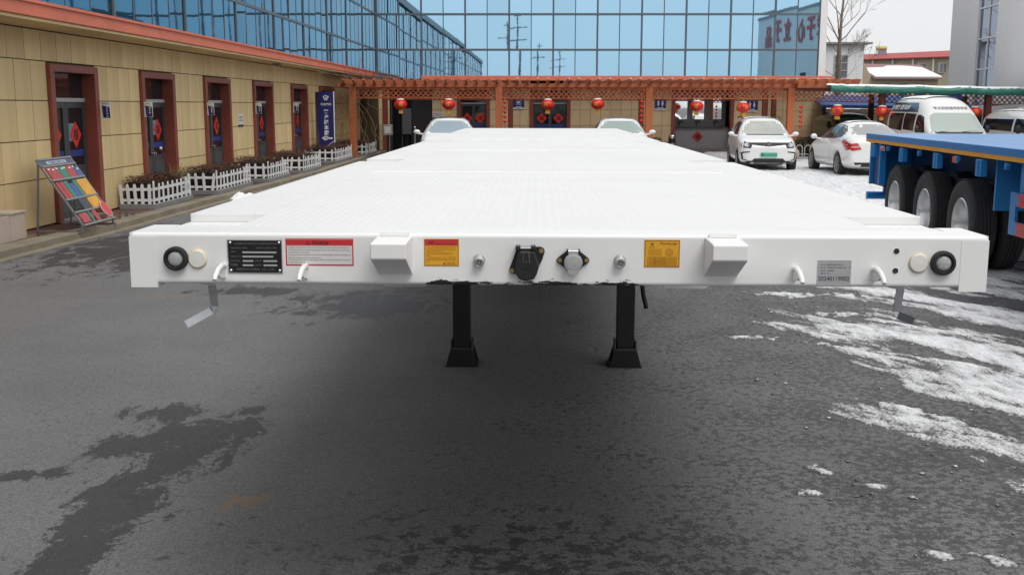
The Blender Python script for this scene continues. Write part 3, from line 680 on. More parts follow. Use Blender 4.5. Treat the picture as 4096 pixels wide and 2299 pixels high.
# ------------------------------------------------------------------ planters, hedges, picket fences
M_PICKET = mat('white_pvc_picket', (.70, .71, .70), rough=.4, dirt=.12, dcol=(.4, .38, .34))
def hedge_mat():
    m = bpy.data.materials.new('russet_hedge_leaf'); m.use_nodes = True
    t = m.node_tree; b = t.nodes['Principled BSDF']; L = t.links.new
    g = nd(t, 'ShaderNodeNewGeometry'); cr = nd(t, 'ShaderNodeValToRGB'); L(g.outputs['Random Per Island'], cr.inputs[0])
    e = cr.color_ramp.elements; e[0].color = (.045, .020, .014, 1); e[1].color = (.19, .060, .035, 1)
    q = e.new(.45); q.color = (.10, .030, .022, 1); q = e.new(.8); q.color = (.085, .060, .022, 1)
    L(cr.outputs[0], b.inputs['Base Color']); b.inputs['Roughness'].default_value = .55
    return m
M_HEDGE = hedge_mat(); M_SOIL = mat('dark_soil', (.02, .015, .012), .95); M_TWIG = mat('bare_twig', (.10, .07, .05), .85)
def leaves(mb, x0, x1, y0, y1, z0, z1, n, s, rnd):
    for k in range(n):
        x, y = rnd.uniform(x0, x1), rnd.uniform(y0, y1)
        t = rnd.random() ** .45; z = z0 + (z1 - z0) * t + .05 * noise.noise((x * 3, y * 3, 1))
        e = rnd.uniform(.6, 1.3) * s; a, b_ = rnd.uniform(0, 6.28), rnd.uniform(-.9, .9)
        u = Vector((math.cos(a), math.sin(a), b_ * .6)).normalized() * e; w = Vector((-math.sin(a), math.cos(a), rnd.uniform(-.8, .8))).normalized() * e * .55
        c = Vector((x, y, z)); mb.add([c - u, c - w * .8, c + u, c + w * .8], [(0, 1, 2, 3)])
_pick = {}
def picket(h):
    if h not in _pick:
        _pick[h] = MB().prism([(-.026, 0), (.026, 0), (.026, h - .035), (.012, h), (-.012, h), (-.026, h - .035)], -.008, .008, 'y').mesh('picket', M_PICKET)
    return _pick[h]
PLANT = [(15.3, 17.35, -6.60), (18.4, 21.0, -6.42), (22.0, 24.1, -6.28), (25.3, 27.6, -6.16), (30.2, 33.2, -6.22), (35.0, 37.6, -6.05)]
PWORD = ['next to the leaning booklet rack', 'second along the wing from the booklet rack', 'third along the wing from the booklet rack', 'fourth along the wing from the booklet rack', 'beside the tall navy arrow sign', 'beyond the first pergola post']
for i, (y0, y1, xf) in enumerate(PLANT):
    r_ = random.Random(40 + i); xb = LW + .06; zb = .19
    pl = root('planter_bed', ((xb + xf) / 2, (y0 + y1) / 2, .1), 0, 'grey concrete bed with clipped russet hedge, ' + PWORD[i], 'planter', 'hedge beds along the office wing')
    part('kerb_rim', MB().box(xb, xf, y0, y0 + .09, .10, zb).box(xb, xf, y1 - .09, y1, .10, zb).box(xf - .09, xf, y0 + .09, y1 - .09, .10, zb).box(xb, xb + .06, y0 + .09, y1 - .09, .10, zb), M_CONC, pl, bevel=.008)
    part('soil', MB().box(xb + .06, xf - .09, y0 + .09, y1 - .09, .1, .165), M_SOIL, pl)
    lv = MB(); leaves(lv, xb + .02, xf - .11, y0 + .10, y1 - .10, .26, .64, int(2600 * (y1 - y0)), .020, r_)
    h = part('hedge_foliage', lv, M_HEDGE, pl); h['kind'] = 'stuff'
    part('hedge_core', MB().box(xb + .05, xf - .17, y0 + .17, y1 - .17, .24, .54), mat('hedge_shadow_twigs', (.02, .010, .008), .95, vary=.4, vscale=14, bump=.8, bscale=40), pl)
    tw = MB()
    for k in range(int(40 * (y1 - y0))):
        x, y = r_.uniform(xb + .05, xf - .18), r_.uniform(y0 + .15, y1 - .15); tw.bar((x, y, .16), (x + r_.uniform(-.08, .08), y + r_.uniform(-.08, .08), r_.uniform(.45, .6)), .009, .009)
    part('hedge_twigs', tw, M_TWIG, pl)['kind'] = 'stuff'
    fn = root('picket_fence', ((xb + xf) / 2, (y0 + y1) / 2, zb), 0, 'low white picket fence round the hedge bed ' + PWORD[i], 'fence', 'picket fences round the hedge beds')
    xi = xf - .045; ya, yb = y0 + .045, y1 - .045
    for z in (.255, .44):
        part('rail', MB().box(xb, xi - .012, ya + .009, ya + .021, z - .024, z + .024), M_PICKET, fn)
        part('rail', MB().box(xi - .021, xi - .009, ya, yb, z - .024, z + .024), M_PICKET, fn)
        part('rail', MB().box(xb, xi - .012, yb - .021, yb - .009, z - .024, z + .024), M_PICKET, fn)
    iv = INV[fn]
    n = 5
    for k in range(n):
        x = xb + .04 + (xi - .03 - xb - .04) * k / (n - .6)
        for yy in (ya, yb): link('picket', picket(.345), fn, loc=iv @ Vector((x, yy, zb - .002)), rot=(r_.gauss(0, .02), r_.choice((0, 0, 0, .12, -.05)), 0))
    n = int((yb - ya) / .235)
    for k in range(n + 1):
        y = ya + (yb - ya) * k / n
        link('picket', picket(.40 if k in (0, n) else .345), fn, loc=iv @ Vector((xi, y, zb - .002)), rot=(r_.gauss(0, .03), 0, R(90)))
# heap of shovelled snow by the kerb
hx = np.arange(-6.42, -5.78, .02); hy = np.arange(18.1, 19.75, .02); HX, HY = np.meshgrid(hx, hy)
HZ = .13 * np.exp(-((HX + 6.12) / .13) ** 2 - ((HY - 18.75) / .38) ** 2) + .07 * np.exp(-((HX + 6.05) / .12) ** 2 - ((HY - 19.3) / .22) ** 2)
HZ = HZ * (.4 + 1.2 * fbm(HX * 9, HY * 9, 77, 5, .65)) - .018 + (fbm(HX * 30, HY * 30, 78, 3) - .5) * .012
hp = MB(); hp.v = np.stack([HX.ravel(), HY.ravel(), HZ.ravel()], 1).tolist(); _n = len(hx)
hp.f = [(j * _n + i, j * _n + i + 1, (j + 1) * _n + i + 1, (j + 1) * _n + i) for j in range(len(hy) - 1) for i in range(_n - 1) if max(HZ[j, i], HZ[j, i + 1], HZ[j + 1, i], HZ[j + 1, i + 1]) > -.004]
hs_ = link('snow_heap', hp.mesh('snow_heap', M_SNOW, 180)); tag(hs_, 'small heap of shovelled snow against the kerb by the hedge bed', 'snow heap')

# ------------------------------------------------------------------ pergola
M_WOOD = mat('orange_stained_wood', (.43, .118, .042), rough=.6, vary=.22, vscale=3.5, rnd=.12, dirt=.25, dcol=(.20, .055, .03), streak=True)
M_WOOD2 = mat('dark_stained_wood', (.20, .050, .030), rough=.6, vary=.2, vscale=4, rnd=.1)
PX = [-6.38, -1.39, 3.70, 8.49]
per = root('pergola', (1.0, 37.4, 0), 0, 'long orange stained timber pergola with lattice valance and hung lanterns', 'pergola')
for x in PX: part('post', MB().box(x - .115, x + .115, 34.2, 34.43, 0, 2.47), M_WOOD, per, bevel=.012)
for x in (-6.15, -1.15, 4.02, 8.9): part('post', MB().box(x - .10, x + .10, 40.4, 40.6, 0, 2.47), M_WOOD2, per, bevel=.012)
part('beam', MB().box(-6.75, 10.0, 34.22, 34.41, 2.472, 2.60), M_WOOD, per, bevel=.008)
part('beam', MB().box(-6.5, 11.0, 40.42, 40.58, 2.472, 2.60), M_WOOD, per, bevel=.008)
part('side_beam', MB().box(-6.86, -6.72, 33.6, 41.0, 2.474, 2.60), M_WOOD, per, bevel=.008)
rg = MB().prism([(33.78, 2.70), (33.95, 2.604), (41.2, 2.604), (41.2, 2.76), (33.78, 2.76)], -.038, .038, 'x').mesh('rafter', M_WOOD)
rs = MB().box(-.030, .030, 33.80, 41.1, 2.762, 2.785).mesh('rafter_snow', M_SNOW)
for i in range(51):
    x = -6.62 + i * .345
    ra = link('rafter', rg, per, loc=INV[per] @ Vector((x, 0, 0)))
    if i > 16 and i % 3: link('rafter_snow', rs, ra)
def lattice(mb, x0, x1, y, z0, z1, sp=.17, w=.030, dz=lambda x: 0.):
    """two crossed layers of diagonal laths between two rails"""
    h = z1 - z0
    for lay, sgn in ((0, 1), (1, -1)):
        yy = y + lay * .012; n = int((x1 - x0 + h) / sp) + 1
        for k in range(n + 1):
            xa = x0 - h + k * sp; a, b = (xa, z0), (xa + h, z1)
            if a[0] < x0: a = (x0, z0 + (x0 - a[0]))
            if b[0] > x1: b = (x1, z1 - (b[0] - x1))
            if b[0] - a[0] < .02: continue
            if sgn < 0: a, b = (x0 + x1 - a[0], a[1]), (x0 + x1 - b[0], b[1])
            mb.bar((a[0], yy, a[1] + dz(a[0])), (b[0], yy, b[1] + dz(b[0])), .010, w, up=(-(b[1] - a[1]), 0, b[0] - a[0]))
    return mb
for a, b in ((-6.26, -1.51), (-1.27, 3.58), (3.82, 8.37)):
    la = part('lattice_panel', lattice(MB(), a, b, 34.30, 2.125, 2.46), M_WOOD, per); la['kind'] = 'stuff'
    part('lattice_rail', MB().box(a, b, 34.285, 34.33, 2.10, 2.13), M_WOOD, per); part('lattice_rail', MB().box(a, b, 34.285, 34.33, 2.445, 2.47), M_WOOD, per)
for a, b in ((-6.05, -1.25), (-1.05, 3.92), (4.12, 8.8)):
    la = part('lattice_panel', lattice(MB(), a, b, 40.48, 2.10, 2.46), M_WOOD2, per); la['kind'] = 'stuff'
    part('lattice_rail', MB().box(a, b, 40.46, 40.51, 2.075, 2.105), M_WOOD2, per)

# ------------------------------------------------------------------ lower carport with green awning, right of the pergola
DZ = lambda x: -.0175 * (x - 8.6)
cp = root('carport', (13.0, 36.5, 0), 0, 'timber carport with rolled green awning under snow and open lattice', 'carport')
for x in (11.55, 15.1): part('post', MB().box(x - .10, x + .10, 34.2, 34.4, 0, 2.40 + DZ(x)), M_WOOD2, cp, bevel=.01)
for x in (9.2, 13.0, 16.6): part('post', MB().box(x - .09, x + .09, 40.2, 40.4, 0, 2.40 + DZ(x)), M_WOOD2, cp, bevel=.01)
part('beam', MB().bar((8.62, 34.3, 2.44 + DZ(8.6)), (17.1, 34.3, 2.44 + DZ(17.1)), .16, .14), M_WOOD2, cp)
for a, b in ((8.62, 11.44), (11.66, 14.99), (15.21, 17.1)):
    la = part('lattice_panel', lattice(MB(), a, b, 34.29, 2.06, 2.37, dz=DZ), M_WOOD2 if a > 9 else M_WOOD, cp); la['kind'] = 'stuff'
    part('lattice_rail', MB().bar((a, 34.31, 2.045 + DZ(a)), (b, 34.31, 2.045 + DZ(b)), .04, .03), M_WOOD2, cp)
M_GREEN = mat('green_tarpaulin', (.035, .19, .145), rough=.45, vary=.22, vscale=2.5, dirt=.2, dcol=(.02, .09, .07))
aw = MB(); nx, nt = 90, 14
vs = []
for i in range(nx + 1):
    x = 9.68 + 7.4 * i / nx; s = noise.noise((x * 1.3, 0, 3)) * .04 + noise.noise((x * 4, 2, 3)) * .018
    for k in range(nt + 1):
        t = k / nt; ang = -2.3 + t * 3.6
        rad = .125 * (1 + .22 * noise.noise((x * 3 + k * .9, k * .7, 1)) + .12 * noise.noise((x * 9 - k * 1.6, k, 5)))
        vs.append((x, 33.86 - rad * math.cos(ang) * .9, 2.475 + DZ(x) + s + rad * math.sin(ang)))
fs = [(i * (nt + 1) + k, i * (nt + 1) + k + 1, (i + 1) * (nt + 1) + k + 1, (i + 1) * (nt + 1) + k) for i in range(nx) for k in range(nt)]
part('awning_roll', aw.add(vs, fs), M_GREEN, cp, smooth=180)
ns = MB(); vs = []
for i in range(nx + 1):
    x = 9.55 + 7.5 * i / nx; s = noise.noise((x * 1.3, 0, 3)) * .03 + noise.noise((x * 5, 7, 3)) * .012
    for y, z in ((33.78, 2.565), (33.82, 2.615), (34.1, 2.635), (36, 2.66), (40.4, 2.66), (40.4, 2.58), (34.0, 2.56)): vs.append((x, y, z + DZ(x) + s))
fs = [(i * 7 + k, i * 7 + (k + 1) % 7, (i + 1) * 7 + (k + 1) % 7, (i + 1) * 7 + k) for i in range(nx) for k in range(7)] + [tuple(range(7)), tuple(range(nx * 7 + 6, nx * 7 - 1, -1))]
part('roof_snow', ns.add(vs, fs), M_SNOW, cp, smooth=60)
part('roof_sheet', MB().add([(9.6, 33.9, 2.50 + DZ(9.6)), (17.1, 33.9, 2.50 + DZ(17.1)), (17.1, 40.4, 2.52 + DZ(17.1)), (9.6, 40.4, 2.52 + DZ(9.6)), (9.6, 33.9, 2.53 + DZ(9.6)), (17.1, 33.9, 2.53 + DZ(17.1)), (17.1, 40.4, 2.55 + DZ(17.1)), (9.6, 40.4, 2.55 + DZ(9.6))], [(0, 1, 2, 3), (4, 5, 6, 7), (0, 1, 5, 4), (1, 2, 6, 5), (2, 3, 7, 6), (3, 0, 4, 7)]), M_GREEN, cp)
part('board_end', MB().box(8.62, 9.7, 33.95, 34.2, 2.47, 2.72), M_WOOD, cp, bevel=.01)
# blue party tent behind the carport
M_TENT = mat('blue_canopy_cloth', (.02, .075, .24), .6, vary=.2); M_BLACK = mat('black_steel', (.02, .02, .022), .5)
tn = root('canopy_tent', (13.5, 42.2, 0), 0, 'blue cloth canopy on black trussed posts behind the carport', 'canopy')
part('cloth', MB().add([(11.2, 40.9, 1.92), (17.2, 40.9, 1.86), (17.2, 42.2, 2.25), (11.2, 42.2, 2.32), (11.2, 43.5, 1.92), (17.2, 43.5, 1.86), (11.2, 40.9, 1.80), (17.2, 40.9, 1.74)], [(0, 1, 2, 3), (3, 2, 5, 4), (0, 1, 7, 6)]), M_TENT, tn)
for x in (11.35, 13.6, 16.2):
    part('post', MB().cyl((x, 40.95, 0), (x, 40.95, 1.85), .07, n=10), M_BLACK, tn)
tr = MB().bar((11.3, 40.95, 1.74), (17.2, 40.95, 1.70), .05, .03).bar((11.3, 40.95, 1.60), (17.2, 40.95, 1.56), .05, .03)
for k in range(14): x = 11.4 + k * .42; tr.bar((x, 40.95, 1.6), (x + .21, 40.95, 1.73), .02, .02); tr.bar((x + .21, 40.95, 1.73), (x + .42, 40.95, 1.6), .02, .02)
part('truss', tr, M_BLACK, tn)
bwl = MB().box(11.3, 18.6, 45.6, 45.85, 0, 1.72)
thing('boundary_wall', bwl, mat('mottled_brown_wall', (.17, .13, .09), .8, vary=.4, vscale=2.5, dirt=.5, dcol=(.08, .09, .08)), 'mottled brown boundary wall behind the blue canopy', 'wall', base=(15, 45.7, 0))
part('side_wall', MB().box(11.46, 11.56, 41.9, 45.6, 0, 2.6), mat('dark_side', (.03, .03, .03), .7), back)

# ------------------------------------------------------------------ lanterns
M_LRED = mat('red_lantern_silk', (.66, .018, .010), rough=.4, vary=.06, vscale=9); M_GOLD = mat('gold_print', (.66, .27, .04), rough=.4); M_TAG = mat('yellow_tassel_card', (.72, .36, .05), rough=.6)
def lantern_proto():
    r = root('red_lantern', (0, 0, 0))
    n = 48; pr = []; mb = MB(); nv = 14; vs = []
    for i in range(nv + 1):
        ph = -math.pi / 2 * .86 + math.pi * .86 * i / nv
        for k in range(n):
            t = 2 * math.pi * k / n; rib = 1 - .035 * (abs(math.sin(t * 8)) ** 4 < .02) - .02 * (1 - abs(math.sin(t * 8)))
            rr_ = .225 * math.cos(ph) * rib; vs.append((rr_ * math.cos(t), rr_ * math.sin(t), .175 * math.sin(ph)))
    mb.add(vs, [(i * n + k, i * n + (k + 1) % n, (i + 1) * n + (k + 1) % n, (i + 1) * n + k) for i in range(nv) for k in range(n)])
    part('body', mb, M_LRED, r, world=False, smooth=70)
    part('cap', MB().cyl((0, 0, .158), (0, 0, .180), .075, .07, 20).cyl((0, 0, -.182), (0, 0, -.158), .06, .07, 20), M_GOLD, r, world=False)
    part('hook', MB().tube([(0, 0, .18), (0, 0, .27), (.012, 0, .30)], .006, 6), M_GOLD, r, world=False)
    part('tassel_card', MB().box(-.065, .065, -.065, .065, -.30, -.19), M_TAG, r, world=False)
    g = MB()
    for th in (-90, -165, 15, 90):
        tv, tf, tw, tth = text_mesh('福', .015)
        sc = .14 / tth
        pts = []
        for a, b in tv:
            u = (a - tw / 2) * sc; w = (b - tth / 2) * sc
            ph = math.asin(max(-1, min(1, w / .175))); rad = .225 * math.cos(ph) + .003
            t = R(th) + u / .225; pts.append((rad * math.cos(t), rad * math.sin(t), w))
        g.add(pts, tf)
    part('lettering', g, M_GOLD, r, world=False)
    part('snow_cap', MB().ell((0, 0, .165), .135, .135, .035, 18, 8), M_SNOW, r, world=False, smooth=180)
    return r
lp = lantern_proto()
LAN = [(-4.71, 1.9, 'over the dark shutter entrance'), (-3.08, 1.9, 'left of the first back door'), (.27, 1.9, 'in front of the second back door'), (1.95, 1.92, 'before the plain tiled wall'), (5.28, 1.86, 'before the wash place mirrors'), (6.83, 1.82, 'beside the restroom sign past the wash place'),
       (9.98, 1.73, 'under the green awning above the white sedan'), (11.47, 1.70, 'on the carport post behind the navy fronted van'), (14.55, 1.68, 'half hidden behind the high roof van'), (16.08, 1.66, 'under the far end of the green awning')]
for i, (x, z, w) in enumerate(LAN):
    o = lp if i == 0 else copy_tree(lp)
    o.location = (x, 33.98, z); o.rotation_euler = (random.uniform(-.05, .05), random.uniform(-.05, .05), random.uniform(-.4, .4))
    tag(o, 'round red lantern with gold print, ' + w, 'lantern', 'red lanterns hung along the pergola')
sp = root('lantern_string', (0, 0, 0))
for k in range(5): part('bead', MB().ell((0, 0, -.16 * k), .062, .062, .055, 14, 8), M_LRED, sp, world=False, smooth=180)
part('cord', MB().cyl((0, 0, .2), (0, 0, -.75), .006, n=6), M_GOLD, sp, world=False)
part('tassel', MB().cyl((0, 0, -.74), (0, 0, -1.05), .012, .02, 8), M_LRED, sp, world=False)
for i, (x, y, z, w) in enumerate(((-1.18, 34.15, 1.98, 'beside the pergola post near the cup sign'), (3.44, 34.15, 2.0, 'beside the pergola post near the restroom sign'), (8.80, 34.15, 1.84, 'beside the pergola post with the stone ball'))):
    o = sp if i == 0 else copy_tree(sp); o.location = (x, y, z); tag(o, 'string of five small red lanterns with tassel, ' + w, 'lantern string', 'small lantern strings')

# ------------------------------------------------------------------ signs
def sign_emblem(mb, c, s, ux, uz):
    """crown-like emblem over a chevron"""
    c = Vector(c); ux = Vector(ux); uz = Vector(uz)
    P = lambda a, b: c + ux * (a * s) + uz * (b * s)
    for sx in (-1, 1):
        mb.add([P(0, .95), P(sx * .35, .6), P(sx * .22, .42), P(0, .62)], [(0, 1, 2, 3)])
        mb.add([P(sx * .38, .62), P(sx * .95, .55), P(sx * .8, -.1), P(sx * .52, .1)], [(0, 1, 2, 3)])
        mb.add([P(0, .28), P(sx * .7, -.35), P(sx * .55, -.6), P(0, -.08)], [(0, 1, 2, 3)])
        mb.add([P(0, -.3), P(sx * .45, -.68), P(sx * .3, -.85), P(0, -.6)], [(0, 1, 2, 3)])
    return mb
ns_ = root('arrow_sign', (-6.78, 31.5, .1), 0, 'tall navy sign with white vertical characters and arrow pointing at the wing', 'sign')
xa, xb_, w = -7.04, -6.52, .52
pn = part('panel', MB().prism([(xa, 2.29), (xb_, 2.29), (xb_, .78), (xa + .07, .40), (xa + .03, .40)], 31.46, 31.54, 'y'), M_NAVY, ns_)
part('lower_panel', MB().prism([(xa + .22, .10), (xb_, .10), (xb_, .62), (xa + .22, .36)], 31.46, 31.54, 'y'), M_NAVY, ns_)
part('edge_trim', MB().box(xb_, xb_ + .016, 31.45, 31.55, .70, 2.30), M_SIGNW, ns_)
part('edge_trim', MB().bar((xa + .03, 31.46, .385), (xb_ + .01, 31.46, .765), .02, .016), M_SIGNW, ns_)
part('side_plate', MB().box(xa - .07, xa - .002, 31.50, 31.56, .2, 2.28), mat('brown_plate', (.10, .065, .05), .6), ns_)
tx = MB(); cx = (xa + xb_) / 2 + .02
for i, ch in enumerate('客户提车服务'): text(tx, ch, (cx, 31.455, 1.67 - i * .165), (1, 0, 0), (0, 0, 1), h=.145, bold=.035, center=True)
text(tx, '四达汽车', (cx, 31.455, 1.90), (1, 0, 0), (0, 0, 1), w=.33, bold=.02, center=True)
eb = MB(); sign_emblem(eb, (cx, 31.455, 2.10), .10, (1, 0, 0), (0, 0, 1)); part('emblem', eb, M_SIGNW, pn)['kind'] = 'stuff'
ar = MB(); ar.add([(cx - .16, 31.455, .84), (cx - .04, 31.455, .92), (cx - .04, 31.455, .865), (cx + .19, 31.455, .865), (cx + .19, 31.455, .815), (cx - .04, 31.455, .815), (cx - .04, 31.455, .76)], [(0, 1, 2), (0, 2, 3, 4, 5), (0, 5, 6)])
part('arrow', ar, M_SIGNW, pn); part('lettering', tx, M_SIGNW, pn)['kind'] = 'stuff'
def door_sign(x, y, z, words, lab):
    r = root('door_sign', (x, y, z), 0, lab, 'sign', 'projecting door signs')
    p = part('plate', MB().box(x, x + .15, y, y + .02, z - .135, z + .135), M_SIGNW, r)
    part('navy_panel', MB().prism([(x + .02, z + .07), (x + .145, z + .04), (x + .15, z - .13), (x + .035, z - .13)], y - .004, y - .0005, 'y'), M_NAVY, p)
    t = MB()
    for i, c in enumerate(words): text(t, c, (x + .105, y - .006, z + .02 - i * .042), (1, 0, 0), (0, 0, 1), h=.034, bold=.03, center=True)
    part('lettering', t, M_SIGNW, p)
    t = MB(); text(t, '四达汽车', (x + .07, y - .003, z + .10), (1, 0, 0), (0, 0, 1), w=.09, center=True); part('lettering', t, M_NAVY, p)
door_sign(LW + .055, 14.78, 1.79, '接待中心', 'small navy and white sign at the door behind the booklet rack')
for k, wd, lab in ((2, '财务部', 'beside the first hedge bed'), (3, '开票室', 'beside the second hedge bed'), (4, '销售部', 'beside the third hedge bed'), (5, '服务部', 'beside the fourth hedge bed')):
    door_sign(LW + .062, DOORS[k][0] + .02, 1.79, wd, 'small navy and white sign on the door frame ' + lab)
pq = root('wall_plaque', (LW, 23.4, 1.5), 0, 'small pale plaque with dark lines on the beige wall', 'plaque')
pp = part('plate', MB().box(LW, LW + .012, 23.2, 23.6, 1.40, 1.66), M_SIGNW, pq)
t = MB()
for i in range(2): text(t, '车辆提货办理处', (LW + .014, 23.24, 1.56 - i * .08), (0, 1, 0), (0, 0, 1), w=.32)
part('lettering', t, M_INK, pp)['kind'] = 'stuff'; part('base_strip', MB().box(LW, LW + .02, 23.18, 23.62, 1.36, 1.40), M_INK, pp)
pq = root('notice_plaque', (-4.15, BY - .01, 1.5), 0, 'small pale notice with dark lines left of the first back door', 'plaque')
pp = part('plate', MB().box(-4.38, -3.98, BY - .02, BY - .004, 1.38, 1.58), M_SIGNW, pq)
t = MB()
for i in range(2): text(t, '车辆提货办理处', (-4.35, BY - .022, 1.50 - i * .08), (1, 0, 0), (0, 0, 1), w=.34)
part('lettering', t, M_INK, pp)['kind'] = 'stuff'; part('base_strip', MB().box(-4.38, -3.98, BY - .03, BY - .004, 1.33, 1.378), M_INK, pp)
def blue_sign(x, z, kind, lab):
    r = root('restroom_sign' if kind == 'wc' else 'tea_room_sign', (x, BY - .01, z), 0, lab, 'sign')
    w, h = .46, .46
    p = part('plate', MB().box(x - w / 2, x + w / 2, BY - .03, BY - .004, z - h / 2 + .07, z + h / 2), mat('blue_sign', (.02, .04, .22), .4), r)
    part('footer', MB().box(x - w / 2, x + w / 2, BY - .03, BY - .004, z - h / 2, z - h / 2 + .068), M_SIGNW, r)
    t = MB(); Y = BY - .033
    def arrow(): t.add([(x - .13, Y, z - .115), (x + .06, Y, z - .115), (x + .06, Y, z - .145), (x - .13, Y, z - .145), (x + .06, Y, z - .10), (x + .14, Y, z - .13), (x + .06, Y, z - .16)], [(0, 1, 2, 3), (4, 5, 6)])
    arrow()
    if kind == 'wc':
        for s, dx in ((0, -.085), (1, .085)):
            c = x + dx
            t.add([(c + .024 * math.cos(a * .7854), Y, z + .165 + .024 * math.sin(a * .7854)) for a in range(8)], [tuple(range(8))])
            if s == 0: t.add([(c - .04, Y, z + .13), (c + .04, Y, z + .13), (c + .035, Y, z + .03), (c + .02, Y, z - .06), (c - .02, Y, z - .06), (c - .035, Y, z + .03)], [tuple(range(6))])
            else: t.add([(c - .025, Y, z + .13), (c + .025, Y, z + .13), (c + .055, Y, z + .0), (c + .02, Y, z + .0), (c + .02, Y, z - .06), (c - .02, Y, z - .06), (c - .02, Y, z + .0), (c - .055, Y, z + .0)], [tuple(range(8))])
    else:
        t.add([(x - .06, Y, z + .10), (x + .05, Y, z + .10), (x + .05, Y, z + .04), (x + .03, Y, z), (x - .04, Y, z), (x - .06, Y, z + .04)], [tuple(range(6))])
        for a, b, c, d in ((-.10, .10, .155, .17), (-.10, .10, -.045, -.03), (-.10, -.085, -.03, .155), (.085, .10, -.03, .155)):
            t.add([(x + a, Y, z + c), (x + b, Y, z + c), (x + b, Y, z + d), (x + a, Y, z + d)], [(0, 1, 2, 3)])
    part('pictogram', t, M_SIGNW, p)['kind'] = 'stuff'
    t = MB(); text(t, '四达汽车', (x, Y, z - h / 2 + .034), (1, 0, 0), (0, 0, 1), w=.14, center=True); part('lettering', t, M_INK, p)
blue_sign(-.85, 1.95, 'cup', 'blue and white sign with cup and arrow beside the second back door')
blue_sign(4.93, 1.92, 'wc', 'blue and white restroom sign with arrow before the wash place')
blue_sign(8.65, 1.86, 'wc', 'blue and white restroom sign half behind a lantern past the wash place')
bs = root('hanging_board', (13.6, 34.1, 1.95), 0, 'blue board with pale characters behind the high roof van', 'sign')
bp_ = part('plate', MB().box(13.1, 14.1, 34.08, 34.12, 1.75, 2.32), mat('blue_board', (.03, .05, .30), .4), bs)
t = MB(); text(t, '车辆展放处', (13.6, 34.075, 2.17), (1, 0, 0), (0, 0, 1), w=.8, center=True); part('lettering', t, mat('pale_blue_letter', (.3, .38, .6), .5), bp_)
for x in (13.2, 14.0): part('bracket', MB().box(x - .015, x + .015, 34.1, 34.28, 2.28, 2.32), M_BLACK, bs)
# ------------------------------------------------------------------ truck wheels (shared by both trailers)
M_TYRE = mat('tyre_rubber', (.022, .022, .023), rough=.75, vary=.2, vscale=8, dirt=.25, dcol=(.07, .068, .065), bump=.15, bscale=90)
M_RIM = mat('silver_rim', (.66, .66, .66), rough=.30, metal=.9, vary=.08, vscale=6)
M_HUB = mat('dark_hub', (.05, .05, .05), rough=.6)
def truck_wheel_meshes():
    """axis along +x (outer face towards -x), centre at origin"""
    rot = Matrix.Rotation(R(-90), 4, 'Y')                      # z -> -x
    Rt, w = .525, .14
    prof = [(.285, -w + .03), (.33, -w + .012), (.42, -w), (.485, -w + .012), (.512, -w + .035), (.517, -w + .06)]
    for k in range(5):
        a = -w + .065 + k * .04
        prof += [(.523, a + .002), (.525, a + .012), (.523, a + .028), (.512, a + .030), (.512, a + .038)]
    prof += [(.517, w - .06), (.512, w - .035), (.485, w - .012), (.42, w), (.33, w - .012), (.285, w - .03)]
    ty = MB().lathe(prof + [(.275, 0)], 56, rot, closed=True)
    for k in range(56):                                        # shoulder blocks
        t = 2 * math.pi * (k + .5) / 56
        for s in (-1, 1):
            m = rot @ Matrix.Rotation(t, 4, 'Z')
            ty.box(.498, .5205, -.017, .017, s * (w - .052) - .018, s * (w - .052) + .018, m)
    rim = MB().lathe([(.290, .132), (.300, .126), (.300, .112), (.282, .110), (.270, .085), (.262, .04), (.245, -.02), (.236, -.06), (.226, -.075), (.20, -.080), (.10, -.088), (.09, -.10), (.0901, -.11), (.25, -.11), (.272, -.05), (.285, .105)], 48, rot, closed=True)
    hub = MB().lathe([(.085, -.088), (.085, -.02), (.07, .0), (.03, .005), (.0, .006)], 24, rot)
    for k in range(10):
        t = 2 * math.pi * k / 10; hub.lathe([(.014, -.085), (.014, -.055), (.0, -.05)], 8, rot @ Matrix.Translation((.14 * math.cos(t), .14 * math.sin(t), 0)))
    holes = MB()
    for k in range(8):
        t = 2 * math.pi * (k + .5) / 8; holes.lathe([(.026, -.0795), (.026, -.0745), (0, -.0745)], 14, rot @ Matrix.Translation((.192 * math.cos(t), .192 * math.sin(t), 0)))
    return ty.mesh('tyre', M_TYRE, 32), rim.mesh('rim', M_RIM, 40), hub.mesh('hub', M_HUB, 40), holes.mesh('hand_holes', M_INK)
TW = truck_wheel_meshes()
def truck_wheel(parent, x, y, side, z=.525):
    """side -1: outer face to -x"""
    o = link('wheel', TW[0], parent, loc=(x, y, z), rot=(random.uniform(0, 6), 0, 0 if side < 0 else math.pi))
    for n, m in zip(('rim', 'hub', 'hand_hole'), TW[1:]): link(n, m, o)
    return o

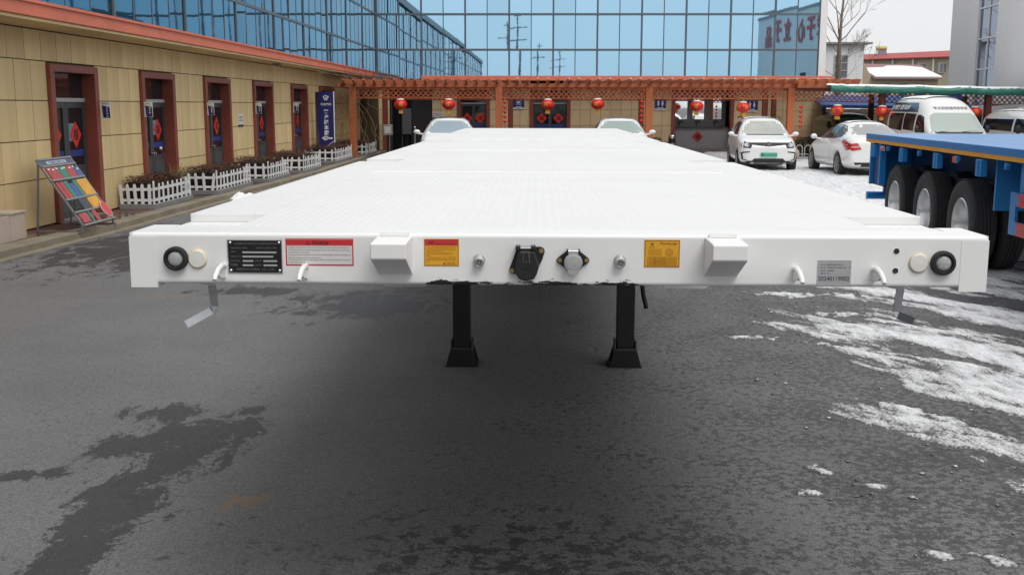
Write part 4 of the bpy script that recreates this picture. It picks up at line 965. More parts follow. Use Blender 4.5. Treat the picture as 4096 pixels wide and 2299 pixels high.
# ------------------------------------------------------------------ white flatbed trailer
TC = -.01                                                      # centre line
HW = 1.245                                                     # half width
ZT, ZB = 1.503, 1.353
tr_ = root('flatbed_trailer', (TC, 0, 0), 0, 'long white flatbed semi trailer with bare front beam and chequer plate deck', 'trailer')
def beam_mat():
    m = mat('white_beam_paint', (.80, .80, .79), rough=.33, vary=.015, vscale=2)
    t = m.node_tree; b = t.nodes['Principled BSDF']; L = t.links.new
    src = b.inputs['Base Color'].links[0].from_socket
    tc = nd(t, 'ShaderNodeTexCoord'); sp = nd(t, 'ShaderNodeSeparateXYZ'); L(tc.outputs['Object'], sp.inputs[0])
    def mr(x, a, c, lo=0., hi=1.):
        n = nd(t, 'ShaderNodeMapRange'); n.inputs[1].default_value = a; n.inputs[2].default_value = c; n.inputs[3].default_value = lo; n.inputs[4].default_value = hi; L(x, n.inputs[0]); return n.outputs[0]
    def mul(a, c, op='MULTIPLY'):
        n = nd(t, 'ShaderNodeMath', operation=op); L(a, n.inputs[0])
        if isinstance(c, float): n.inputs[1].default_value = c
        else: L(c, n.inputs[1])
        return n.outputs[0]
    mp = nd(t, 'ShaderNodeMapping'); mp.inputs['Scale'].default_value = (16, 16, 60); L(tc.outputs['Object'], mp.inputs[0])
    n1 = nd(t, 'ShaderNodeTexNoise'); n1.inputs['Scale'].default_value = 1; n1.inputs['Detail'].default_value = 6; n1.inputs['Roughness'].default_value = .7; L(mp.outputs[0], n1.inputs['Vector'])
    xr = mul(mr(sp.outputs[0], -.42, -.36), mr(sp.outputs[0], .22, .36, 1., 0.))
    low = mr(sp.outputs[2], 1.3545, 1.381, 1., 0.)
    s = mul(mul(n1.outputs[0], mul(low, .26), 'ADD'), mul(mr(xr, 0., 1., -.5, 0.), 0., 'ADD'), 'ADD')
    n2 = nd(t, 'ShaderNodeTexNoise'); n2.inputs['Scale'].default_value = 5; L(tc.outputs['Object'], n2.inputs['Vector'])
    s = mul(s, mr(n2.outputs[0], .35, .65, -.07, .07), 'ADD')
    mask = mul(mr(s, .655, .685), mr(sp.outputs[2], 1.385, 1.396, 1., 0.))
    mm = nd(t, 'ShaderNodeMix', data_type='RGBA'); L(mask, mm.inputs[0]); L(src, mm.inputs[6]); mm.inputs[7].default_value = (.02, .019, .018, 1); L(mm.outputs[2], b.inputs['Base Color'])
    return m
M_BEAM = beam_mat()
part('front_beam', MB().box(TC - 1.2425, TC + 1.2425, 0, .14, ZB, ZT), M_BEAM, tr_, bevel=.011, seg=4)
for s in (-1, 1):
    x0, x1 = sorted((TC + s * 1.168, TC + s * HW))
    part('corner_block', MB().box(x0 - (.0015 if s > 0 else 0), x1 + (.0015 if s < 0 else 0), -.0009, .22, 1.342, ZT - .012), M_WHITE, tr_)
    part('corner_cap', MB().box(x0 - (.0015 if s > 0 else 0), x1 + (.0015 if s < 0 else 0), .008, .22, ZT - .0118, ZT - .0008), M_WHITE, tr_)
M_DECK = mat('white_deck_paint', (.75, .75, .745), rough=.4, vary=.03, vscale=1.2, dirt=.16, dcol=(.52, .52, .51))
# chequer plate deck with sunk twist lock seats along both edges
SEAT = [(.225, .58), (4.15, 4.48), (8.2, 8.5), (11.6, 11.9)]
LEN = 15.0
plates = [(.142, 3.0), (3.006, 6.0), (6.006, 9.0), (9.006, 12.0), (12.006, LEN)]
IN = .98
for a, b in plates: part('deck_plate', MB().box(TC - IN, TC + IN, a, b, ZT - .012, ZT - .002), M_DECK, tr_)
for s in (-1, 1):
    ys = [.142] + [q for p in SEAT for q in p] + [LEN]
    x0, x1 = sorted((TC + s * IN, TC + s * (HW + .003)))
    for a, b in zip(ys[0::2], ys[1::2]):
        if a < .2: x1_, x0_ = (TC + 1.166, x0) if s > 0 else (x1, TC - 1.166)
        else: x0_, x1_ = x0, x1
        part('deck_edge_plate', MB().box(x0_, x1_, a, b, ZT - .030, ZT - .002), M_DECK, tr_, bevel=.002)
    for i, (a, b) in enumerate(SEAT):
        part('twist_lock_seat', MB().box(x0, x1 - (.0 if i else .004), a, b, ZT - .045, ZT - .030), M_WHITE, tr_)
    part('side_rail', MB().box(*sorted((TC + s * 1.19, TC + s * HW)), .24, LEN, 1.372, ZT - .048), M_WHITE, tr_, bevel=.004)
part('rear_beam', MB().box(TC - 1.245, TC + 1.245, LEN + .001, LEN + .1, 1.30, ZT - .004), M_WHITE, tr_, bevel=.006)
def lugs():
    nx, px, py = 76, .0325, .0325
    ix = np.arange(-38, 38); iy = np.arange(5, int((LEN - .05) / py))
    X, Y = np.meshgrid((ix + .5) * px, iy * py); par = (np.add.outer(np.arange(len(iy)), np.arange(len(ix))) % 2).astype(bool)
    ax = np.abs(X); Z = np.full(X.shape, ZT - .0025)
    ok = ax < 1.225
    for a, b in SEAT:
        inside = (Y > a - .02) & (Y < b + .02) & (ax > IN - .01)
        Z = np.where((Y > a + .01) & (Y < b - .01) & (ax > IN + .015), ZT - .0305, Z)
        ok &= ~(inside & (Z > ZT - .02))
    for a, b in plates: ok &= np.abs(Y - b) > .012
    ok &= ~((np.abs(ax - IN) < .012)); ok &= Y > .165
    X, Y, Z, par = X[ok] + TC, Y[ok], Z[ok], par[ok]
    ang = np.where(par, R(32), R(-32)); c, s = np.cos(ang), np.sin(ang)
    n = len(X); P = np.zeros((n, 5, 3))
    for k, (u, v, h) in enumerate(((-.0145, 0, 0), (0, -.0048, 0), (.0145, 0, 0), (0, .0048, 0), (0, 0, .0026))):
        P[:, k, 0] = X + u * c - v * s; P[:, k, 1] = Y + u * s + v * c; P[:, k, 2] = Z + h
    o = np.arange(n) * 5
    T = np.concatenate([np.stack([o + i, o + (i + 1) % 4, o + 4], 1) for i in range(4)])
    me = bpy.data.meshes.new('tread_lugs'); me.vertices.add(n * 5); me.vertices.foreach_set('co', (P - np.array([TC, 0, 0])).reshape(-1))
    me.loops.add(len(T) * 3); me.loops.foreach_set('vertex_index', T.reshape(-1).astype(np.int32)); me.polygons.add(len(T))
    me.polygons.foreach_set('loop_start', (np.arange(len(T)) * 3).astype(np.int32)); me.polygons.foreach_set('loop_total', np.full(len(T), 3, np.int32))
    me.update(); me.validate(); me.materials.append(M_DECK)
    ob = link('tread_lugs', me, tr_); ob['kind'] = 'stuff'
lugs()
for a, b in plates[1:]: part('weld_seam', MB().tube([(TC - IN + k * .04, a - .003, ZT - .0035 + random.uniform(-.0006, .0006)) for k in range(50)], .0045, 6), M_WHITE, tr_, smooth=60)
# frame below
for s in (-1, 1):
    x = TC + s * .50
    pr = [(.16, 1.455), (LEN, 1.455), (LEN, 1.0), (6.0, .95), (3.1, .95), (2.3, 1.01), (.3, 1.33), (.16, 1.34)]
    part('main_beam', MB().prism(pr, x - .008, x + .008, 'x'), M_WHITE, tr_)
    part('beam_flange', MB().bar((x, 3.1, .944), (x, LEN, .944), .14, .014), M_WHITE, tr_)
    part('side_gusset', MB().prism([(TC + s * .62, 1.36), (TC + s * .66, .80), (TC + s * .76, .748), (TC + s * 1.00, .748), (TC + s * 1.08, .81), (TC + s * 1.18, 1.36)], 3.58, 3.60, 'y'), M_WHITE, tr_)
cm = MB().box(-1.18, 1.18, -.04, .04, 1.385, 1.472).mesh('cross_member', M_WHITE)
for k in range(29): link('cross_member', cm, tr_, loc=(0, .55 + k * .5, 0))
part('kingpin_plate', MB().box(TC - .45, TC + .45, .4, 1.6, 1.30, 1.312).cyl((TC, .95, 1.30), (TC, .95, 1.22), .045, n=16), mat('dark_steel', (.06, .06, .06), .5, metal=.6), tr_)
# running gear
for y in (10.9, 12.2, 13.5):
    part('axle', MB().cyl((TC - .95, y, .525), (TC + .95, y, .525), .075, n=14), M_HUB, tr_)
    for s in (-1, 1):
        for d in (1.08, .77): truck_wheel(tr_, s * d, y, s)
    part('suspension', MB().box(TC - .6, TC - .4, y - .12, y + .12, .525, .94).box(TC + .4, TC + .6, y - .12, y + .12, .525, .94), M_HUB, tr_)
# landing gear
M_LEG = mat('black_leg_paint', (.012, .012, .012), rough=.35, vary=.2)
for s, x in ((-1, -.608), (1, .583)):
    l = part('landing_leg', MB().box(x - .0635, x + .0635, 4.590, 4.720, .125, 1.36), M_LEG, tr_, bevel=.006)
    sh = MB()
    for q in (-1, 1): sh.prism([(4.560, .012), (4.750, .012), (4.725, .19), (4.585, .19)], x + q * .075 - .005, x + q * .075 + .005, 'x')
    sh.prism([(x - .115, .002), (x + .115, .002), (x + .080, .125), (x - .080, .125)], 4.550, 4.562, 'y')
    sh.prism([(x - .115, .002), (x + .115, .002), (x + .080, .125), (x - .080, .125)], 4.748, 4.760, 'y')
    sh.box(x - .118, x + .118, 4.535, 4.775, .0, .014)
    part('foot', sh, M_LEG, l)
    part('foot_bar', MB().box(x - .080, x + .080, 4.542, 4.562, .127, .138), mat('worn_edge_steel', (.07, .07, .07), .4, metal=.3), l)
part('leg_brace', MB().bar((-.55, 4.660, 1.12), (.52, 4.660, 1.12), .05, .05), M_LEG, tr_)
part('crank_handle', MB().tube([(.68, 4.650, .78), (.73, 4.650, .70), (.70, 4.650, .60), (.71, 4.650, .52), (.735, 4.650, .42)], .017, 10), M_LEG, tr_, smooth=60)
# twist lock bodies and handles under the front corners
M_ZINC = mat('galvanised_bar', (.50, .51, .53), rough=.3, metal=.85, vary=.1, vscale=12)
for s, x in ((-1, -1.105), (1, 1.06)):
    part('twist_lock', MB().cyl((x, .25, 1.455), (x, .25, 1.333), .034, n=20).cyl((x, .25, 1.332), (x, .25, 1.312), .03, .024, 20), M_WHITE, tr_, smooth=35)
    if s < 0: pts = [(x + .02, .22, 1.312), (x + .026, .22, 1.245), (x + .018, .215, 1.232), (x - .050, .17, 1.196)]
    else: pts = [(x + .012, .24, 1.312), (x + .004, .24, 1.236), (x + .008, .235, 1.226), (x + .045, .20, 1.215)]
    hb = MB(); W = .024
    vs = []
    for i, p in enumerate(pts):
        p = Vector(p); d = (Vector(pts[min(i + 1, 3)]) - Vector(pts[max(i - 1, 0)])).normalized(); sdv = d.cross(Vector((0, 1, 0))).normalized()
        for a, b in ((-1, 0), (1, 0), (1, 1), (-1, 1)): vs.append(p + sdv * (a * W / 2) + Vector((0, .005 * b, 0)))
    fs = [(0, 1, 2, 3), (12, 15, 14, 13)] + [(4 * i + k, 4 * i + (k + 1) % 4, 4 * i + 4 + (k + 1) % 4, 4 * i + 4 + k) for i in range(3) for k in range(4)]
    part('lock_handle', hb.add(vs, fs), M_ZINC, tr_)
# lamps and reflectors
M_RUB = mat('black_rubber', (.014, .014, .015), rough=.6, bump=.1, bscale=200)
M_LENS = mat('clear_lens', (.78, .80, .80), rough=.08, trans=.55, coat=.5)
M_LBACK = mat('lamp_reflector', (.55, .56, .56), rough=.25, metal=.6)
Yrot = Matrix.Rotation(R(90), 4, 'X')                          # z -> -y
for x, z, xd in ((-1.117, 1.428, -1.055), (1.105, 1.426, 1.037)):
    T = Matrix.Translation((x, 0, z)) @ Yrot
    l = part('marker_lamp', MB().lathe([(.0355, 0), (.0355, .012), (.033, .019), (.027, .020), (.0235, .014), (.0235, .002), (.0, .002)], 40, T), M_RUB, tr_, smooth=35)
    part('lens', MB().lathe([(.0232, .006), (.0226, .012), (.018, .0165), (.010, .0185), (.0, .019)], 36, T), M_LENS, l, smooth=60)
    rf_ = MB()
    for k in range(7):
        t = k * 2 * math.pi / 6; q = 0 if k == 6 else .0125
        rf_.lathe([(.0055, .004), (.0048, .0065), (.0, .0075)], 12, T @ Matrix.Translation((q * math.cos(t), q * math.sin(t), 0)))
    part('diodes', rf_.lathe([(.0228, .003), (.0, .0032)], 30, T), M_LBACK, l)
    T = Matrix.Translation((xd, 0, z - .001)) @ Yrot
    d = part('reflector_disc', MB().lathe([(.0265, 0), (.0262, .005), (.024, .0075), (.0, .0085)], 40, T), mat('milky_reflector', (.74, .73, .68), rough=.25, coat=.4), tr_, smooth=35)
    part('sealant_ring', MB().lathe([(.0295, 0), (.0285, .003), (.0262, .0035)], 40, T), mat('yellowed_sealant', (.66, .56, .33), rough=.5, vary=.25, vscale=40), d, smooth=60)
# maker's plate
M_PLATE = mat('black_anodised', (.010, .010, .011), rough=.35); M_GREYINK = mat('grey_ink', (.16, .16, .16), rough=.5)
pl = part('data_plate', MB().box(-.963, -.808, -.0025, -.0002, 1.388, 1.481), M_PLATE, tr_)
part('plate_edge', MB().box(-.9655, -.9632, -.003, -.0002, 1.386, 1.483).box(-.9632, -.8078, -.003, -.0002, 1.4812, 1.483).box(-.8078, -.8055, -.003, -.0002, 1.386, 1.483).box(-.9632, -.8078, -.003, -.0002, 1.386, 1.3878), M_CHROME, pl)
bars = MB()
for x0, x1, z in ((-.922, -.822, 1.447), (-.922, -.832, 1.4345), (-.922, -.891, 1.4215), (-.861, -.821, 1.4215), (-.922, -.891, 1.409), (-.861, -.821, 1.409)): bars.box(x0, x1, -.0032, -.0026, z - .0024, z + .0024)
part('stamped_field', bars, mat('bare_alloy', (.48, .48, .48), .4, metal=.3), pl)
t = MB()
for s_, x, z, w in (('COMPLETE VEHICLE CORPORATION', -.945, 1.470, .125), ('MANUFACTURER', -.955, 1.4575, .048), ('DESIGN CODE/TYPE', -.882, 1.4575, .06), ('VIN', -.955, 1.446, .012), ('MODEL/TYPE', -.957, 1.433, .032), ('GVW MASS', -.957, 1.420, .028), ('AXLE', -.886, 1.420, .018), ('TARE', -.957, 1.407, .02), ('DATE', -.886, 1.407, .018), ('MADE IN CHINA  CO., LTD', -.94, 1.393, .11)):
    text(t, s_, (x, -.0028, z), (1, 0, 0), (0, 0, 1), w=w)
part('lettering', t, M_GREYINK, pl)
for x in (-.957, -.814):
    for z in (1.3935, 1.4755): part('rivet', MB().lathe([(.0048, .002), (.004, .005), (.0, .0065)], 12, Matrix.Translation((x, 0, z)) @ Yrot), M_CHROME, pl, smooth=60)
# notice sticker
M_STRED = mat('sticker_red', (.55, .03, .035), rough=.4); M_STW = mat('sticker_white', (.66, .65, .63), rough=.45); M_STY = mat('sticker_yellow', (.72, .36, .018), rough=.4); M_STK = mat('sticker_print', (.05, .035, .025), rough=.5); M_DKRED = mat('dark_red_print', (.16, .02, .015), rough=.5)
st = part('notice_sticker', MB().box(-.795, -.597, -.0012, -.0001, 1.409, 1.488), M_STRED, tr_)
part('text_field', MB().box(-.7915, -.6005, -.0019, -.0013, 1.4125, 1.466), M_STW, st)
part('header_border', MB().box(-.7925, -.5995, -.0018, -.0013, 1.4668, 1.4678).box(-.7925, -.5995, -.0018, -.0013, 1.4850, 1.4858), M_STW, st)
t = MB(); text(t, 'Notice', (-.716, -.0021, 1.4705), (1, 0, 0), (0, 0, 1), h=.0125, bold=.02)
t.add([(-.737, -.0021, 1.470), (-.7235, -.0021, 1.470), (-.73, -.0021, 1.4825), (-.7345, -.0021, 1.4715), (-.7262, -.0021, 1.4715), (-.73, -.0021, 1.4795)], [(0, 1, 4, 3), (1, 2, 5, 4), (2, 0, 3, 5)])
part('lettering', t, M_DKRED, st)
t = MB()
for i, s_ in enumerate(('1. Check and ensure the tractor and semi-trailer are matched before connecting them', '2. Check and ensure the supply of pipelines and the control pipelines are connected', 'correctly before connecting.', '3. Check and ensure all electricals connect well and all lights of trailer working well', 'after the connection of circuit with tractor.', '4. Check and ensure the air tank pressure of tractor and semi trailers are normal and', 'natural before running.')):
    text(t, s_, (-.788, -.0022, 1.4590 - i * .0072), (1, 0, 0), (0, 0, 1), w=.182 * min(1, len(s_) / 84))
part('lettering', t, M_STK, st)
# yellow stickers
st = part('brake_notice_sticker', MB().box(-.391, -.289, -.0012, -.0001, 1.409, 1.489), M_STY, tr_)
part('border', MB().box(-.389, -.388, -.0019, -.0013, 1.411, 1.487).box(-.292, -.291, -.0019, -.0013, 1.411, 1.487).box(-.388, -.292, -.0019, -.0013, 1.411, 1.412).box(-.388, -.292, -.0019, -.0013, 1.486, 1.487), M_DKRED, st)
part('header', MB().box(-.388, -.292, -.0018, -.0013, 1.4695, 1.486), M_STRED, st)
t = MB(); text(t, 'ABS', (-.380, -.0021, 1.474), (1, 0, 0), (0, 0, 1), h=.0085, bold=.03); text(t, 'connection method', (-.354, -.0021, 1.473), (1, 0, 0), (0, 0, 1), w=.054)
for i, s_ in enumerate(('1. When connecting ABS of trailer with ABS of tractor make', 'sure that wire profile of box connections with the', 'wiring plug and cables without damage by inserting power', 'plug with seat before service.', '2. When the tractor turns on ABS, lamp should', 'supplies the current please plug ABS lamp socket', 'accept.', '3. When the plug pin cannot function normally, please', 'use lamp ABS fault indicator or ABS of tractor warning', 'condition according to the ABS usage and the system', 'work.')):
    text(t, s_, (-.384, -.0022, 1.4635 - i * .0043), (1, 0, 0), (0, 0, 1), w=.086 * min(1, len(s_) / 52))
text(t, '四达汽车', (-.324, -.0022, 1.4145), (1, 0, 0), (0, 0, 1), w=.024); sign_emblem(t, (-.3315, -.0022, 1.4165), .004, (1, 0, 0), (0, 0, 1))
part('lettering', t, M_DKRED, st)
st = part('wiring_sticker', MB().box(.248, .351, -.0012, -.0001, 1.409, 1.489), M_STY, tr_)
part('border', MB().box(.250, .251, -.0019, -.0013, 1.411, 1.487).box(.348, .349, -.0019, -.0013, 1.411, 1.487).box(.251, .348, -.0019, -.0013, 1.411, 1.412).box(.251, .348, -.0019, -.0013, 1.486, 1.487), M_DKRED, st)
t = MB(); text(t, 'Warning sign', (.292, -.0022, 1.4735), (1, 0, 0), (0, 0, 1), w=.050)
text(t, '四达汽车', (.262, -.0022, 1.4655), (1, 0, 0), (0, 0, 1), w=.017)
for i in range(5): text(t, 'Use only when the trailer', (.260, -.0022, 1.4590 - i * .0042), (1, 0, 0), (0, 0, 1), w=.038)
for k in range(24):
    a0, a1 = 2 * math.pi * k / 24, 2 * math.pi * (k + 1) / 24
    t.add([(.320 + r_ * math.cos(a), -.0022, 1.4525 + r_ * math.sin(a)) for a, r_ in ((a0, .0105), (a1, .0105), (a1, .0097), (a0, .0097))], [(0, 1, 2, 3)])
for k in range(7):
    a = 2 * math.pi * k / 6; q = .006 if k < 6 else 0; t.add([(.320 + q * math.cos(a) + .0014 * math.cos(b * 1.047), -.0022, 1.4525 + q * math.sin(a) + .0014 * math.sin(b * 1.047)) for b in range(6)], [tuple(range(6))])
for i in range(8): z = 1.4385 - i * .0034; t.box(.258, .341, -.0023, -.0021, z - .00025, z + .00025)
for x in (.258, .267, .276, .290, .3405): t.box(x, x + .0005, -.0023, -.0021, 1.4147, 1.4385)
for i in range(7): text(t, ('LAMP', 'LEFT', 'FOG', 'EARTH', 'RIGHT', 'STOP', 'REAR')[i], (.278, -.0022, 1.4355 - i * .0034), (1, 0, 0), (0, 0, 1), h=.0017); text(t, 'Current rating of line', (.294, -.0022, 1.4355 - i * .0034), (1, 0, 0), (0, 0, 1), h=.0018)
part('lettering', t, M_DKRED, st)
t = MB(); sign_emblem(t, (.2705, -.0022, 1.4765), .0055, (1, 0, 0), (0, 0, 1)); part('emblem', t, mat('green_emblem', (.03, .16, .06), .5), st)
# grey serial label
st = part('serial_label', MB().box(.748, .845, -.0012, -.0001, 1.357, 1.432), mat('grey_label', (.36, .365, .37), rough=.5, vary=.06, vscale=20), tr_)
t = MB(); text(t, '20240119002', (.7515, -.002, 1.3725), (1, 0, 0), (0, 0, 1), w=.089, h=.0125)
for i, s_ in enumerate(('车  型：直梁平板半挂（出口）', '颜  色：乐逐蓝(漆) / 乐纯蓝（漆）  漆', '车台号：24TS0048', '流水号：001')): text(t, s_, (.757, -.002, 1.4165 - i * .0085), (1, 0, 0), (0, 0, 1), h=.0048, w=(.064, .085, .038, .025)[i])
part('lettering', t, mat('dark_print', (.03, .03, .05), .5), st)
# bolted-on socket brackets
for x0, x1 in ((-.525, -.425), (.422, .519)):
    b = part('headboard_bracket', MB().prism([(0.002, 1.497), (-.143, 1.494), (-.148, 1.491), (-.148, 1.450), (-.145, 1.447), (0.002, 1.382)], x0, x1, 'x'), M_WHITE, tr_, bevel=.003)
    part('bracket_lip', MB().box(x0 + .010, x1 - .008, -.014, .0005, 1.4975, 1.5075), M_WHITE, b)
# four rope hooks
for x in (-.978, -.737, .683, .911):
    part('rope_hook', MB().tube([(x, .004, 1.405), (x, -.025, 1.410), (x, -.062, 1.404), (x, -.090, 1.390), (x, -.100, 1.380)], [.0085, .0085, .008, .0075, .006], 10).prism([(.003, 1.402), (-.05, 1.402), (-.075, 1.392), (-.05, 1.380), (.003, 1.370)], x - .004, x + .004, 'x'), M_WHITE, tr_, smooth=60)
# sockets
M_SOCK = mat('black_socket_plastic', (.012, .012, .013), rough=.42); M_BRASS = mat('brass_bolt', (.40, .30, .13), rough=.35, metal=.8); M_DIE = mat('die_cast_lid', (.50, .50, .50), rough=.35, metal=.55, vary=.1, vscale=60)
def hexbolt(mb, x, z, y=-.006, r=.0075):
    return mb.prism([(x + r * math.cos(k * 1.0472 + .3), z + r * math.sin(k * 1.0472 + .3)) for k in range(6)], y - .006, y, 'y').cyl((x, y - .006, z), (x, y - .010, z), r * .55, r * .45, 10)
cx, cz = -.092, 1.424
sk = part('power_socket', MB().prism([(cx - .052, cz - .026), (cx - .045, cz - .036), (cx - .03, cz - .036), (cx + .02, cz - .044), (cx + .045, cz + .006), (cx + .052, cz + .030), (cx + .050, cz + .039), (cx + .04, cz + .044), (cx - .02, cz + .044), (cx - .032, cz + .030)], -.007, 0, 'y'), M_SOCK, tr_, bevel=.002)
part('lid', MB().prism([(cx - .036 + .004, cz - .012), (cx - .022, cz + .034), (cx + .022, cz + .034), (cx + .036, cz - .008), (cx + .030, cz - .030), (cx + .022, cz - .046), (cx, cz - .052), (cx - .020, cz - .048), (cx - .030, cz - .034)], -.040, -.008, 'y'), M_SOCK, sk, bevel=.004)
[part('hinge', MB().box(cx + q, cx + q + .014, -.038, -.004, cz + .036, cz + .049), M_SOCK, sk, bevel=.002) for q in (-.032, .012)]
part('hinge_pin', MB().cyl((cx - .018, -.024, cz + .042), (cx + .012, -.024, cz + .042), .0035, n=10), M_CHROME, sk)
part('lid_spring', MB().tube([(cx - .0085, -.0415, cz + .032), (cx - .011, -.0415, cz + .003), (cx + .008, -.0415, cz + .003), (cx + .006, -.0415, cz + .032)], .0009, 6), M_CHROME, sk)
part('lid_pull', MB().box(cx - .011, cx + .011, -.043, -.040, cz - .014, cz - .010), M_SOCK, sk)
hexb = MB(); hexbolt(hexb, cx - .043, cz - .0265); part('bolt', hexb, M_BRASS, sk); hexb = MB(); hexbolt(hexb, cx + .042, cz + .032); part('bolt', hexb, M_BRASS, sk)
cx, cz = .042, 1.426
sk = part('light_socket', MB().prism([(cx - .048, cz + .004), (cx - .046, cz - .004), (cx - .016, cz - .024), (cx + .018, cz - .024), (cx + .046, cz - .003), (cx + .048, cz + .005), (cx + .044, cz + .010), (cx + .016, cz + .032), (cx - .016, cz + .032), (cx - .044, cz + .010)], -.006, 0, 'y'), M_SOCK, tr_, bevel=.002)
part('socket_body', MB().cyl((cx, -.006, cz), (cx, -.026, cz - .001), .0265, .0255, 28), M_SOCK, sk, smooth=40)
ld = part('lid', MB().lathe([(.0265, .026), (.0265, .031), (.025, .033), (.0205, .0335), (.020, .0345), (.0, .035)], 36, Matrix.Translation((cx, 0, cz - .001)) @ Yrot).prism([(cx - .014, cz + .012), (cx + .014, cz + .012), (cx + .0145, cz + .030), (cx - .0145, cz + .030)], -.0325, -.027, 'y').prism([(cx - .015, cz - .022), (cx + .015, cz - .022), (cx + .013, cz - .033), (cx, cz - .0355), (cx - .013, cz - .033)], -.034, -.027, 'y'), M_DIE, sk, smooth=30)
t = MB(); text(t, '12N', (cx, -.0353, cz - .004), (1, 0, 0), (0, 0, 1), h=.007, center=True); part('lettering', t, M_RIM, sk)
[part('hinge', MB().box(cx + q, cx + q + .0045, -.034, -.004, cz + .024, cz + .036), M_SOCK, sk) for q in (-.019, .0145)]
part('hinge_roll', MB().cyl((cx - .0145, -.028, cz + .031), (cx + .0145, -.028, cz + .031), .005, n=12), M_CHROME, sk, smooth=40)
for d in (-.0385, .039): hexb = MB(); hexbolt(hexb, cx + d, cz + .003, r=.0068); part('bolt', hexb, M_BRASS, sk)
for x, z in ((-.230, 1.424), (.178, 1.4245)):
    d = Vector((.0, -1, -.35)).normalized(); p0 = Vector((x, 0, z + .006)); m = Matrix.Translation(p0) @ d.to_track_quat('Z', 'Y').to_matrix().to_4x4()
    c = part('plug_socket', MB().lathe([(.0165, -.004), (.0165, .006), (.0148, .007), (.0148, .012), (.0155, .013), (.0155, .018), (.0145, .019), (.0145, .026), (.0118, .0262), (.0118, .0235), (.0, .0235)], 26, m), mat('nickel', (.58, .58, .57), .35, metal=.6), tr_, smooth=35)
    hl = MB()
    for k in range(4): hl.lathe([(.0024, .0237), (.0, .0239)], 10, m @ Matrix.Translation((.0058 * math.cos(k * 1.571 + .5), .0058 * math.sin(k * 1.571 + .5), 0)))
    part('pin_holes', hl, M_INK, c)
# two drilled holes with raw rims
for z in (1.459, 1.402):
    h = part('drilled_hole', MB().lathe([(.0088, .0006), (.0, .0008)], 24, Matrix.Translation((.972, 0, z)) @ Yrot), mat('hole_dark', (.02, .02, .02), .8), tr_)
    part('rim', MB().lathe([(.0098, .0), (.0096, .0012), (.0086, .0012), (.0086, .0004)], 24, Matrix.Translation((.972, 0, z)) @ Yrot), M_WHITE, h)
# ------------------------------------------------------------------ cars
M_CARW = mat('white_car_paint', (.78, .78, .77), rough=.22, coat=.6, vary=.015)
M_CARGL = mat('tinted_car_glass', (.012, .013, .016), rough=.05, spec=.35)
M_SCREEN = mat('reflection_pale_windscreen', (.40, .41, .38), rough=.12, spec=.6, vary=.12, vscale=3)  # bright reflection on the glass painted in as a pale base colour
M_TRIM = mat('black_trim', (.018, .018, .02), rough=.5)
M_CHR = mat('chrome_trim', (.7, .7, .7), rough=.15, metal=1.)
M_LAMPC = mat('lamp_glass', (.45, .46, .47), rough=.08, coat=.5)
M_TAIL = mat('red_tail_lamp', (.50, .02, .03), rough=.12, coat=.6)
M_TYRE2 = mat('car_tyre', (.018, .018, .018), rough=.8)
def loft(stations, caps=True):
    """stations: list of (y, [(x, z) half ring from bottom centre to top centre]); mirrored, closed"""
    V, F = [], []; n = None
    for y, hp in stations:
        ring = [(x, y, z) for x, z in hp] + [(-x, y, z) for x, z in hp[-2:0:-1]]
        n = len(ring); V += ring
    m = len(stations)
    for i in range(m - 1):
        for k in range(n): F.append((i * n + k, i * n + (k + 1) % n, (i + 1) * n + (k + 1) % n, (i + 1) * n + k))
    h = len(stations[0][1])
    for b in (0, (m - 1) * n):                                  # quad caps across the ring
        for k in range(h - 1):
            l0, l1 = b + k, b + k + 1; r0, r1 = b + (n - k) % n, b + (n - k - 1)
            f = [l0, l1, r1, r0]; f2 = []
            for q in f:
                if q not in f2: f2.append(q)
            if len(f2) > 2: F.append(tuple(f2))
    mb = MB(); mb.v = V; mb.f = F; return mb
def eval_mesh(me, mods):
    o = bpy.data.objects.new('tmp', me); COL.objects.link(o)
    for fn in mods: fn(o)
    dg = bpy.context.evaluated_depsgraph_get(); dg.update()
    r = bpy.data.meshes.new_from_object(o.evaluated_get(dg)); bpy.data.objects.remove(o)
    return r
def body(stations, m, arches, name='body'):
    """smooth lofted shell with wheel arches cut out; returns mesh and a tree for laying trim on it"""
    me = loft(stations).mesh(name, m)
    def sub(o): s = o.modifiers.new('s', 'SUBSURF'); s.levels = 2; s.render_levels = 2
    me = eval_mesh(me, [sub])
    bvh = BVHTree.FromPolygons([v.co.copy() for v in me.vertices], [tuple(p.vertices) for p in me.polygons])
    for y, r, hw in arches:
        for s in (-1, 1):
            c = MB().cyl((s * (hw - .24), y, .33), (s * (hw + .3), y, .33), r, n=28)
            cut = link('cut', c.mesh('cut', M_TRIM))
            def bo(o): b = o.modifiers.new('b', 'BOOLEAN'); b.operation = 'DIFFERENCE'; b.object = cut; b.solver = 'EXACT'
            me = eval_mesh(me, [bo]); bpy.data.objects.remove(cut)
    me.name = name
    me.polygons.foreach_set('use_smooth', [True] * len(me.polygons)); me.set_sharp_from_angle(angle=R(45))
    return me, bvh
